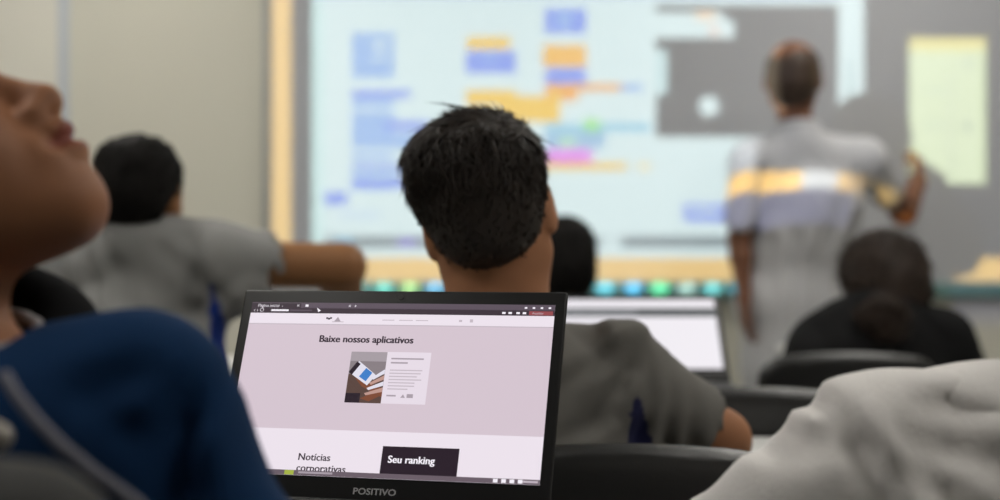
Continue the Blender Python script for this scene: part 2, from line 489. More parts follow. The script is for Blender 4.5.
def projector_light():
    L = bpy.data.lights.new('projector_beam', 'SPOT'); L.energy = 100; L.spot_size = math.radians(130); L.spot_blend = 0; L.shadow_soft_size = .004
    o = bpy.data.objects.new('projector_beam', L); C.objects.link(o); o.location = (PX, PY, PZ); o.rotation_euler = (math.pi/2, 0, 0)
    L.use_nodes = True; nt = L.node_tree; N = nt.nodes; K = nt.links
    em = [n for n in N if n.type == 'EMISSION'][0]
    tc = N.new('ShaderNodeTexCoord'); sep = N.new('ShaderNodeSeparateXYZ'); K.new(tc.outputs['Normal'], sep.inputs[0])
    def M(op, a, b=None, c=None):
        n = N.new('ShaderNodeMath'); n.operation = op
        for i, v in enumerate((a, b, c)):
            if v is None: continue
            if isinstance(v, (int, float)): n.inputs[i].default_value = v
            else: K.new(v, n.inputs[i])
        return n.outputs[0]
    nz = M('ABSOLUTE', sep.outputs['Z'])
    u = M('DIVIDE', sep.outputs['X'], nz); v = M('DIVIDE', sep.outputs['Y'], nz)
    D = WY-.024-PY; s = FPX/(WY-.024)
    ix = M('MULTIPLY_ADD', u, D*s, 500+PX*s)
    iy = M('MULTIPLY_ADD', v, -D*s, 250-(PZ-CZ)*s)
    cmb = N.new('ShaderNodeCombineXYZ'); K.new(ix, cmb.inputs[0]); K.new(iy, cmb.inputs[1])
    xy = cmb.outputs[0]
    def rect(x0, y0, x1, y1, round_=False):
        sb = N.new('ShaderNodeVectorMath'); sb.operation = 'MULTIPLY_ADD'
        K.new(xy, sb.inputs[0]); sb.inputs[1].default_value = (2/(x1-x0), 2/(y1-y0), 0); sb.inputs[2].default_value = (-(x0+x1)/(x1-x0), -(y0+y1)/(y1-y0), 0)
        if round_:
            ln = N.new('ShaderNodeVectorMath'); ln.operation = 'LENGTH'; K.new(sb.outputs[0], ln.inputs[0])
            return M('LESS_THAN', ln.outputs['Value'], 1)
        ab = N.new('ShaderNodeVectorMath'); ab.operation = 'ABSOLUTE'; K.new(sb.outputs[0], ab.inputs[0])
        sp = N.new('ShaderNodeSeparateXYZ'); K.new(ab.outputs[0], sp.inputs[0])
        return M('LESS_THAN', M('MAXIMUM', sp.outputs[0], sp.outputs[1]), 1)
    cur = None
    def paint(r, col, rnd=False):
        nonlocal cur
        m = rect(*r, rnd)
        mx = N.new('ShaderNodeMix'); mx.data_type = 'RGBA'; K.new(m, mx.inputs['Factor'])
        if cur is None: mx.inputs['A'].default_value = (0, 0, 0, 1)
        else: K.new(cur, mx.inputs['A'])
        mx.inputs['B'].default_value = (*col, 1); cur = mx.outputs['Result']
    Wt = (.74, .93, .92); LB = (.28, .52, .93); LV = (.16, .30, .95); YE = (1.0, .62, .0); OR = (1.0, .42, .02)
    BK = (.018, .022, .032); TE = (.30, .68, .85); CY = (.6, .9, .86)
    WOOD = (.95, .60, .15)
    P = [((272, -190, 1090, 281), WOOD), ((291, -160, 1062, 258), BK), ((312, -150, 838, 258), Wt), ((312, -150, 322, 258), CY),
         ((312, -40, 838, -2), (.5, .7, .95)),
         ((352, 33, 394, 78), LB), ((372, 42, 388, 48), Wt), ((372, 56, 388, 60), Wt), ((352, 90, 410, 98), LV), ((352, 99, 394, 190), LB),
         ((352, 108, 394, 112), Wt), ((352, 148, 400, 153), Wt), ((352, 160, 398, 165), Wt), ((352, 173, 398, 177), CY), ((385, 121, 432, 130), LV), ((385, 133, 425, 148), LB), ((352, 166, 412, 172), LV), ((352, 178, 412, 188), LV),
         ((325, 192, 347, 205), LV), ((340, 212, 380, 218), (.6, .8, .95)),
         ((467, 37, 510, 49), YE), ((466, 51, 516, 73), LV), ((480, 57, 498, 61), LB), ((466, 90, 516, 106), YE), ((500, 96, 560, 122), YE),
         ((545, 9, 586, 33), LV), ((556, 14, 572, 26), LB), ((543, 45, 586, 67), (1, .52, .02)), ((545, 68, 586, 84), LV), ((545, 84, 620, 91), OR), ((620, 84, 642, 91), LB), ((545, 91, 578, 101), OR), ((550, 91, 560, 119), YE),
         ((545, 123, 650, 132), TE), ((584, 120, 600, 131), (.3, .9, .2)), ((545, 132, 605, 148), (.28, .55, .8)), ((560, 138, 575, 146), (.5, .9, .5)), ((545, 149, 592, 163), (.85, .2, .9)), ((535, 163, 626, 170), YE), ((638, 163, 650, 170), (1, .8, .35)),
         ((684, 204, 730, 222), LV), ((690, 209, 720, 214), Wt),
         ((325, 236, 838, 248), (.16, .24, .27)), ((335, 238, 352, 247), (.12, .5, .75)), ((398, 239, 416, 246), (.25, .2, .8)), ((600, 237, 622, 247), Wt), ((560, 239, 590, 246), (.25, .3, .5)),
         ((775, 205, 838, 258), (.2, .22, .24)), ((656, 5, 838, 137), BK), ((656, 12, 724, 38), Wt), ((715, 20, 734, 38), Wt), ((696, 11, 714, 20), (1, .75, .5)), ((711, 25, 725, 36), (1, .6, .45)), ((656, 50, 667, 95), (.6, .85, .85)),
         ((838, -150, 864, 180), Wt), ((848, 60, 852, 130), (.4, .6, .6)),
         ((909, 38, 986, 184), (.72, .86, .48)), ((911, 51, 981, 182), (.80, .93, .58)), ((909, 38, 986, 50), (.95, .85, .25)), ((950, 70, 952, 180), (.6, .7, .5)), ((965, 60, 970, 67), (.25, .35, .3)), ((965, 122, 970, 130), (.25, .35, .3)), ((925, 90, 945, 92), (.5, .65, .5)), ((925, 124, 945, 126), (.5, .65, .5)),
         ((790, 258, 962, 281), (.62, .36, .07)), ((893, 258, 936, 281), (.36, .38, .38)), ((790, 281, 1090, 322), (.03, .035, .085)), ((348, 283, 790, 298), (.05, .1, .12)),
         ]
    for r, c in P: paint(r, c)
    for r in ((709, 106, 10, 10), (725, 29, 9, 9)): paint((r[0]-r[2], r[1]-r[3], r[0]+r[2], r[1]+r[3]), Wt, True)
    cols = [(1.2, 2.6, 2.6), (.9, 3.0, 2.6), (3.0, 3.2, .8), (.9, 1.9, 3.6), (2.0, 3.2, 3.0), (1, 1, 1), (2, 1, 1), (1, 2, 3), (.5, 2, 3), (.5, 2.5, 3.4), (.15, 2.0, 4.0), (.6, 3.8, 1.6), (2.8, 2.6, 2.4), (.9, 2.8, 3.0), (.5, 2, 3)]
    for i, x in enumerate([358, 384, 410, 436, 462, 488, 514, 540, 578, 607, 635, 662, 689, 715, 742]):
        paint((x-9, 284, x+9, 298), tuple(c*.5 for c in cols[i]), True)
        paint((x-4, 287, x+3, 293), tuple(min(4, c*.6+.9) for c in cols[i]), True)
    # even illumination over the whole picture: undo the lens's cos^3 fall-off
    t2 = M('MULTIPLY_ADD', u, u, M('MULTIPLY_ADD', v, v, 1.0))
    K.new(cur, em.inputs['Color']); K.new(M('MULTIPLY', M('POWER', t2, 1.5), 4.7), em.inputs['Strength'])
    return o
projector_light()

# ================================================================ FURNITURE
m_desk = plain('desk_laminate', (.62, .62, .61), .35, noise=.03, scale=15)
m_steel = plain('dark_steel', (.05, .05, .055), .4, .6)
m_vinyl = plain('black_vinyl', (.010, .010, .0105), .36, noise=.15, scale=30, bump=.25, bscale=500, spec=.6)
m_shell = plain('chair_shell', (.018, .018, .019), .5, noise=.15)

def desk(x0, x1, y0, y1, z, label, ins=.05):
    t = thing('desk', label, 'desk', ((x0+x1)/2, (y0+y1)/2, 0))
    hx, hy = (x1-x0)/2, (y1-y0)/2
    box_obj('desktop', (0, 0, z-.0125), (2*hx, 2*hy, .025), m_desk, t, bevel=.006, seg=3)
    for sx in (-1, 1):
        for sy in (-1, 1):
            bm = bmesh.new(); bm_tube(bm, [(sx*(hx-ins), sy*(hy-.04), 0), (sx*(hx-ins), sy*(hy-.04), z-.025)], .016, 12)
            bm_obj('leg', bm, m_steel, t, True)
    bm = bmesh.new(); bm_box(bm, (0, hy-.04, z-.045), (2*hx-2*ins, .02, .03), bevel=.003)
    for sx in (-1, 1): bm_box(bm, (sx*(hx-ins), 0, z-.045), (.02, 2*hy-.08, .03), bevel=.003)
    bm_obj('apron', bm, m_steel, t, True)
    return t

def chair_proto(w=.38, top=.775, lean=.05, label='', h=.009, loc=(0, 0, 0), rz=0, thick=.022, zb=.52):
    t = thing('classroom_chair', label, 'chair', loc, rz)
    # local: sitter looks along +y, backrest at y=0
    B = Body()
    def back(P):
        x, y, z = P[:, 0] if P.ndim == 2 else P[..., 0], P[..., 1], P[..., 2]
        yy = y+.0-(x*x)*.55+(z-top)*lean*1.2
        q = np.stack([np.abs(x)-(w/2-.03-thick), np.abs(yy)-0, np.abs(z+x*x*.45-(top+zb)/2)-((top-zb)/2-.03-thick)], -1)
        dxz = np.sqrt(np.maximum(q[..., 0], 0)**2+np.maximum(q[..., 2], 0)**2)+np.minimum(np.maximum(q[..., 0], q[..., 2]), 0)-.03
        return np.sqrt(np.maximum(dxz, 0)**2+np.maximum(q[..., 1], 0)**2)+np.minimum(np.maximum(dxz, q[..., 1]), 0)-thick
    B.u((back, np.array((-w/2, -.05, zb)), np.array((w/2, .07, top))), .001)
    B.mesh('backrest', m_vinyl, t, h=h, origin=(0, 0, 0))
    B = Body(); B.u(rbox((0, .24, .408), (.2, .2, .028), .027), .001); B.d(lambda P: .010*np.clip(1-((P[:, 0]/.15)**2+((P[:, 1]-.24)/.15)**2), 0, 1)*(P[:, 2] > .41))
    B.mesh('seat', m_vinyl, t, h=.012, origin=(0, 0, 0))
    for sx in (-1, 1):
        bm = bmesh.new(); bm_tube(bm, [(sx*.17, .42, .41), (sx*.19, .43, 0)], .012, 10); bm_obj('leg', bm, m_steel, t, True)
        bm = bmesh.new(); bm_tube(bm, [(sx*.17, .06, .41), (sx*.19, .0, 0)], .012, 10); bm_obj('leg', bm, m_steel, t, True)
        bm = bmesh.new(); bm_tube(bm, [(sx*.14, .06, .41), (sx*.14, .03, .5), (sx*.14, .02, .60)], .012, 10); bm_obj('back_support', bm, m_steel, t, True)
    return t

desk(-.36, .15, 1.01, 1.42, .741, 'desk holding the open laptop with the web page, nearest the camera')
desk(-.30, .56, 1.97, 2.235, .70, 'light narrow desk in front of the boy with tousled hair, under his elbow')
desk(-.12, .41, 2.365, 2.9, .7343, 'light desk holding the rear laptop with the white screen', .25)
desk(-1.15, -.15, 2.98, 3.48, .735, 'light desk in front of the student in grey with the raised elbow')
desk(.82, 1.25, 3.72, 4.12, .72, 'light desk in front of the student with the dark hair bun')
ch = chair_proto(.40, .778, label='black padded chair behind the boy with tousled hair, beside the laptop', loc=(.133, 1.60, 0))
c2 = copy_tree(ch); c2.location = (.395, 2.27, 0); c2['label'] = 'empty black padded chair right of the rear laptop'
c3 = copy_tree(ch); c3.location = (.765, 3.03, 0); c3['label'] = 'black padded chair of the student with the dark hair bun'
c4 = copy_tree(ch); c4.location = (-.72, 2.55, 0); c4['label'] = 'black padded chair of the student in grey with the raised elbow'
c5 = copy_tree(ch); c5.location = (.16, 3.36, 0); c5['label'] = 'black padded chair of the mostly hidden black-haired student'

# ---------------------------------------------------------------- laptops
def flat_rect(bm, x0, z0, x1, z1, lay, mi):
    y = -lay*.00012
    f = bm.faces.new([bm.verts.new((x0, y, z0)), bm.verts.new((x1, y, z0)), bm.verts.new((x1, y, z1)), bm.verts.new((x0, y, z1))])
    f.material_index = mi
def flat_poly(bm, pts, lay, mi):
    y = -lay*.00012
    f = bm.faces.new([bm.verts.new((x, y, z)) for x, z in pts]); f.material_index = mi
def text_into(bm, s, x, z, size, lay, mi, bold=0.0, align='LEFT', sx=1.0, shear=0.0):
    cu = bpy.data.curves.new('txt', 'FONT'); cu.body = s; cu.size = size; cu.align_x = align; cu.offset = bold; cu.shear = shear; cu.resolution_u = 3
    o = bpy.data.objects.new('txt', cu); C.objects.link(o)
    me = bpy.data.meshes.new_from_object(o, depsgraph=bpy.context.evaluated_depsgraph_get())
    y = -lay*.00012
    vm = [bm.verts.new((x+v.co.x*sx, y, z+v.co.y)) for v in me.vertices]
    for p in me.polygons:
        f = bm.faces.new([vm[i] for i in p.vertices]); f.material_index = mi
    bpy.data.objects.remove(o); bpy.data.meshes.remove(me); bpy.data.curves.remove(cu)

m_lid = plain('laptop_plastic', (.012, .012, .0125), .45, noise=.1, spec=.25)
m_key = plain('laptop_keys', (.012, .012, .012), .5)
m_logo = plain('logo_grey', (.42, .42, .44), .4)
E_ = lambda n, *c: emit(n, srgb(*c))
def laptop(name_label, cx, cy, cz_hinge, yaw, tilt, page, w=.331, h=.216, base_z=None, disp_z=.116, chin=True):
    zb = cz_hinge-.020
    t = thing('laptop', name_label, 'laptop', (cx, cy, zb), yaw)
    bm = bmesh.new(); bm_box(bm, (0, -.115, .011), (w, .226, .016), bevel=.005, seg=3)
    for sx in (-1, 1):
        for sy in (-.02, -.21): bm_box(bm, (sx*.13, sy, .0015), (.02, .012, .003))
    bm_obj('base', bm, m_lid, t, True)
    bm = bmesh.new()
    for r in range(5):
        n = 15 if r else 15
        for c in range(n):
            bm_box(bm, (-.14+c*.02, -.035-r*.0195, .0200), (.0165, .016, .002), bevel=.0006, seg=1)
    bm_box(bm, (0, -.1325, .0200), (.10, .016, .002), bevel=.0006, seg=1)
    kb = bm_obj('keyboard', bm, m_key, t)
    bm = bmesh.new(); bm_box(bm, (0, -.185, .0195), (.105, .062, .001)); bm_obj('touchpad', bm, m_shell, t)
    lid = bpy.data.objects.new('lid', None)
    bm = bmesh.new(); bm_box(bm, (0, .003, h/2+.001), (w, .006, h), bevel=.0028, seg=3)
    bm_box(bm, (0, .004, .004), (w*.8, .012, .012), bevel=.005, seg=3)
    lid = bm_obj('lid', bm, m_lid, t, True)
    lid.location = (0, 0, .020); lid.rotation_euler = (tilt, 0, 0)
    bm = bmesh.new(); bm_tube(bm, [(0, -.0004, h-.006), (0, .0004, h-.006)], .0028, 14)
    cm = bm_obj('webcam', bm, m_key, lid, True)
    bm = bmesh.new(); mats = page(bm)
    dsp = bm_obj('display', bm, mats, lid); dsp.location = (0, -.0004, disp_z)
    return t, lid

def page1(bm):
    names = [('scr_white', (236, 226, 236)), ('scr_lilac', (212, 196, 207)), ('scr_tab', (92, 80, 92)), ('scr_bar', (58, 46, 56)), ('scr_ink', (52, 40, 52)), ('scr_text_grey', (168, 156, 166)),
             ('scr_card', (230, 219, 230)), ('scr_black', (38, 25, 38)), ('scr_photo_grey', (135, 125, 130)), ('scr_photo_brown', (88, 66, 60)), ('scr_blue', (60, 125, 200)), ('scr_phone', (225, 222, 235)),
             ('scr_bright', (245, 240, 248)), ('scr_red', (150, 75, 80)), ('scr_taskbar', (105, 92, 102)), ('scr_green', (165, 180, 70)), ('scr_skin', (190, 150, 140)), ('scr_rust', (125, 72, 50)), ('scr_photo_light', (165, 155, 162)), ('scr_dim', (196, 184, 194))]
    mats = [E_(n, *c) for n, c in names]; ix = {n: i for i, (n, c) in enumerate(names)}
    w, h = .3095, .174
    X = lambda u: (u-.5)*w; Z = lambda v: (.5-v)*h
    def R(u0, v0, u1, v1, lay, m): flat_rect(bm, X(u0), Z(v1), X(u1), Z(v0), lay, ix[m])
    def T(s, u, v, hh, lay, m, heavy=0, **k):
        for q in range(1+(heavy > 0)*2): text_into(bm, s, X(u)+q*heavy, Z(v), hh*h, lay+q*.3, ix[m], **k)
    R(0, 0, 1, 1, 0, 'scr_white')
    R(0, 0, 1, .035, 1, 'scr_tab'); R(0, .032, 1, .065, 1, 'scr_bar')
    R(0, .005, .17, .034, 2, 'scr_bar')
    T('Página inicial  -', .022, .029, .026, 3, 'scr_bright'); T('×', .155, .029, .03, 3, 'scr_bright'); T('×  +', .33, .029, .03, 3, 'scr_bright')
    R(.185, .012, .195, .026, 3, 'scr_bright'); R(.205, .012, .24, .026, 3, 'scr_tab')
    T('‹ › ○', .01, .058, .03, 3, 'scr_bright'); R(.07, .043, .13, .054, 3, 'scr_bright'); R(.135, .044, .21, .052, 3, 'scr_tab')
    flat_poly(bm, [(X(.225), Z(.03)), (X(.232), Z(.058)), (X(.24), Z(.048))], 4, ix['scr_bright'])
    for u in (.905, .93, .955, .98): R(u, .014, u+.008, .024, 3, 'scr_bright')
    R(.92, .038, .995, .062, 2, 'scr_red'); T('Atualizar', .93, .056, .018, 3, 'scr_dim')
    for u in (.835, .855, .88, .9): R(u, .044, u+.011, .056, 3, 'scr_bright')
    # page header
    for u, v in ((.262, .088), (.268, .092), (.274, .087)): R(u, v, u+.007, v+.01, 2, 'scr_ink')
    flat_poly(bm, [(X(.290), Z(.112)), (X(.312), Z(.112)), (X(.301), Z(.085))], 2, ix['scr_text_grey']); R(.283, .112, .322, .117, 2, 'scr_dim')
    for u0, u1 in ((.45, .49), (.505, .55), (.56, .60)): R(u0, .098, u1, .103, 2, 'scr_dim')
    R(.70, .094, .71, .106, 2, 'scr_dim'); R(.735, .09, .745, .108, 2, 'scr_dim')
    # hero
    R(0, .130, 1, .742, 1, 'scr_lilac'); R(.0, .128, 1, .134, 2, 'scr_dim')
    T('Baixe nossos aplicativos', .248, .236, .0575, 3, 'scr_ink', heavy=.00032, bold=.0001)
    # card with photo
    R(.012+.352, .29, .012+.470, .585, 2, 'scr_photo_grey')
    R(.012+.352, .29, .012+.470, .345, 3, 'scr_photo_light')
    R(.012+.352, .42, .012+.470, .585, 3, 'scr_photo_brown'); R(.012+.352, .53, .012+.40, .585, 4, 'scr_black')
    flat_poly(bm, [(X(.012+.40), Z(.56)), (X(.012+.44), Z(.525)), (X(.012+.462), Z(.545)), (X(.012+.43), Z(.575))], 4, ix['scr_rust'])
    flat_poly(bm, [(X(.012+.375), Z(.44)), (X(.012+.470), Z(.50)), (X(.012+.470), Z(.55)), (X(.012+.40), Z(.49))], 4, ix['scr_rust'])
    flat_poly(bm, [(X(.012+.352), Z(.41)), (X(.012+.382), Z(.345)), (X(.012+.443), Z(.425)), (X(.012+.418), Z(.485))], 5, ix['scr_phone'])
    flat_poly(bm, [(X(.012+.352), Z(.41)), (X(.012+.376), Z(.348)), (X(.012+.388), Z(.362)), (X(.012+.364), Z(.425))], 6, ix['scr_black'])
    flat_poly(bm, [(X(.012+.388), Z(.435)), (X(.012+.408), Z(.385)), (X(.012+.430), Z(.412)), (X(.012+.412), Z(.462))], 6, ix['scr_blue'])
    for k in range(4):
        flat_poly(bm, [(X(.012+.470), Z(.39+k*.035)), (X(.012+.470), Z(.415+k*.035)), (X(.012+.436-k*.006), Z(.452+k*.03)), (X(.012+.43-k*.006), Z(.44+k*.03))], 6, ix['scr_skin' if k % 2 else 'scr_phone'])
    R(.012+.470, .288, .012+.612, .585, 2, 'scr_card')
    R(.012+.485, .322, .012+.59, .331, 3, 'scr_text_grey'); R(.012+.485, .346, .012+.54, .355, 3, 'scr_text_grey')
    for k, e in enumerate((.59, .586, .575, .59, .57, .57, .55)): R(.497, .390+k*.018, e+.012, .3965+k*.018, 3, 'scr_dim')
    R(.012+.485, .535, .012+.515, .544, 3, 'scr_text_grey'); flat_poly(bm, [(X(.012+.53), Z(.55)), (X(.012+.545), Z(.55)), (X(.012+.538), Z(.53))], 3, ix['scr_text_grey'])
    R(.012+.55, .528, .012+.57, .55, 3, 'scr_text_grey')
    # lower page
    T('Notícias', .240, .916, .056, 2, 'scr_ink', heavy=.0002, bold=.00005); T('corporativas', .240, .977, .056, 2, 'scr_ink', heavy=.0002, bold=.00005)
    R(.508, .822, .748, .975, 2, 'scr_black'); T('Seu ranking', .528, .912, .056, 3, 'scr_bright', heavy=.00022, bold=.0001)
    # taskbar
    R(0, .973, 1, 1.0, 5, 'scr_taskbar'); R(.205, .974, .235, .999, 6, 'scr_green'); R(.25, .979, .36, .99, 6, 'scr_text_grey')
    for u in (.86, .885, .91, .935): R(u, .976, u+.014, .996, 6, 'scr_bright')
    R(.95, .98, .995, .991, 6, 'scr_dim')
    return mats

dc = np.array([-.106, 1.32, CZ-.132]); th = .414
ca, sa = math.cos(-.245), math.sin(-.245)
hd = .116
up = np.array([-math.sin(th)*sa, math.sin(th)*ca, math.cos(th)])
hg = dc-up*hd
lap, lid = laptop('open black laptop showing a lilac web page, sharpest thing in view', hg[0], hg[1], hg[2], -.245, -th, page1, base_z=.742, disp_z=hd)
bm = bmesh.new(); text_into(bm, 'POSITIVO', 0, .0135, .0085, 0, 0, bold=.00015, align='CENTER', sx=1.15)
lg = bm_obj('brand_lettering', bm, m_logo, lid); lg.location = (0, -.0005, 0)

def page2(bm):
    names = [('scr2_white', (240, 236, 242)), ('scr2_bar', (88, 92, 94)), ('scr2_line', (205, 205, 212))]
    mats = [E_(n, *c) for n, c in names]
    w, h = .3095, .174
    flat_rect(bm, -w/2, -h/2, w/2, h/2, 0, 0)
    flat_rect(bm, -w/2, h*.5-.045, w/2, h*.5-.022, 1, 1)
    flat_rect(bm, -w/2+.01, h*.5-.035, 0, h*.5-.032, 2, 2)
    for k in range(5): flat_rect(bm, -w/2+.02, .02-k*.02, -.01, .026-k*.02, 1, 2)
    return mats
laptop('open laptop with a mostly white screen behind the boy with tousled hair', px2x(735, 2.55)-.1655, 2.595, .755, 0, -.76, page2, base_z=.735)

# ================================================================ PEOPLE
def unit(v): v = np.array(v, float); return v/np.linalg.norm(v)
def basis(f, up=(0, 0, 1)):
    f = unit(f); r = unit(np.cross(f, up)); u = np.cross(r, f); return np.stack([r, f, u], 1)   # x right, y fwd, z up
lerp = lambda a, b, t: np.array(a)*(1-t)+np.array(b)*t

def torso(B, N, SL, SR, Pv, fwd, e=0, slim=1.0, k=.05):
    N, SL, SR, Pv = map(lambda v: np.array(v, float), (N, SL, SR, Pv))
    mid = (SL+SR)/2
    lat = unit(SR-SL); up = unit(N-Pv); f = unit(np.cross(up, lat)); f = f if f@np.array(fwd) > 0 else -f
    up = np.cross(lat, f); up = up if up[2] > 0 else -up
    R = np.stack([lat, f, up], 1); hw = np.linalg.norm(SR-SL)/2
    B.u(ell(mid-up*.13+f*.0, (hw*.88*slim+e, .105+e, .19+e), R), k)
    B.u(ell(lerp(mid, Pv, .62), (hw*.74*slim+e, .095+e, .17+e), R), k)
    B.u(ell(Pv, (hw*.84*slim+e, .11+e, .12+e), R), k)
    B.u(cone(SL, SR, .048+e), k)
    for S in (SL, SR): B.u(cone(N-up*.015-f*.02, lerp(N, S, .85), .042+e, .045+e), k)
    return R

def arm(B, S, E, Wr, e=0, k=.03, r=(.052, .041, .036, .027)):
    B.u(cone(S, E, r[0]+e, r[1]+e), k); B.u(cone(E, Wr, r[1]+e-.002, r[3]+e), .015)
    B.u(ell(lerp(E, Wr, .28), (.040+e, .040+e, .040+e)), .02)

def legs(B, Pv, knees, ankles, e=0, k=.03):
    lat = unit(np.array(knees[1])-np.array(knees[0]))
    for s, K, A in ((-1, knees[0], ankles[0]), (1, knees[1], ankles[1])):
        H = np.array(Pv)+lat*s*.085
        B.u(cone(H, K, .072+e, .052+e), k); B.u(cone(K, A, .050+e, .040+e), .02)

def shoes(root, ankles, dirs, mat):
    for A, d in zip(ankles, dirs):
        R = basis((d[0], d[1], 0)); A = np.array(A); f = R[:, 1]
        B = Body(); o = np.array((A[0], A[1], 0))
        B.u(rbox(o+f*.05+np.array((0, 0, .012)), (.045, .135, .012), .011, R), .004)
        B.u(ell(o+f*.10+np.array((0, 0, .035)), (.042, .075, .035), R), .02)
        B.u(ell(o-f*.01+np.array((0, 0, .045)), (.036, .06, .045), R), .03)
        B.s(rbox(o+f*.05-np.array((0, 0, .05)), (.2, .3, .05), .001, R), .002)
        B.mesh('shoe', mat, root, h=.009)

def skin(n, c, lips=None, sss=.0):
    return masked(n, c, lips or (c[0]*.8, c[1]*.45, c[2]*.5), rough=.58, noise=.07, scale=30, bump=.15, bscale=700, spec=.25, sss=sss)

m_hair = plain('black_hair', (.008, .007, .0065), .7, noise=.3, scale=80, bump=.3, bscale=300, spec=.12)
m_hair_b = plain('dark_brown_hair', (.021, .0145, .011), .5, noise=.5, scale=45, bump=.3, bscale=300, spec=.35)
m_shoe = plain('dark_shoe', (.03, .03, .032), .6)
m_trou = plain('navy_trousers', (.02, .025, .045), .85, noise=.15, bump=.3, bscale=500)

def seated_lower(root, Pv, f, chair_z=.46, mat=None, tuck=.04):
    f = unit((f[0], f[1], 0)); lat = np.array((f[1], -f[0], 0)); Pv = np.array(Pv)
    Pv = np.array((Pv[0], Pv[1], .575)); knees = [Pv+f*.34+lat*s*.10 for s in (-1, 1)]
    ank = [np.array((*(k_[:2]-f[:2]*tuck), .085)) for k_ in knees]
    B = Body(); B.u(ell(Pv, (.155, .12, .10), basis(f)), .03); legs(B, Pv, knees, ank, .012)
    B.mesh('trousers', mat or m_trou, root, h=.014)
    shoes(root, ank, [f, f], m_shoe)

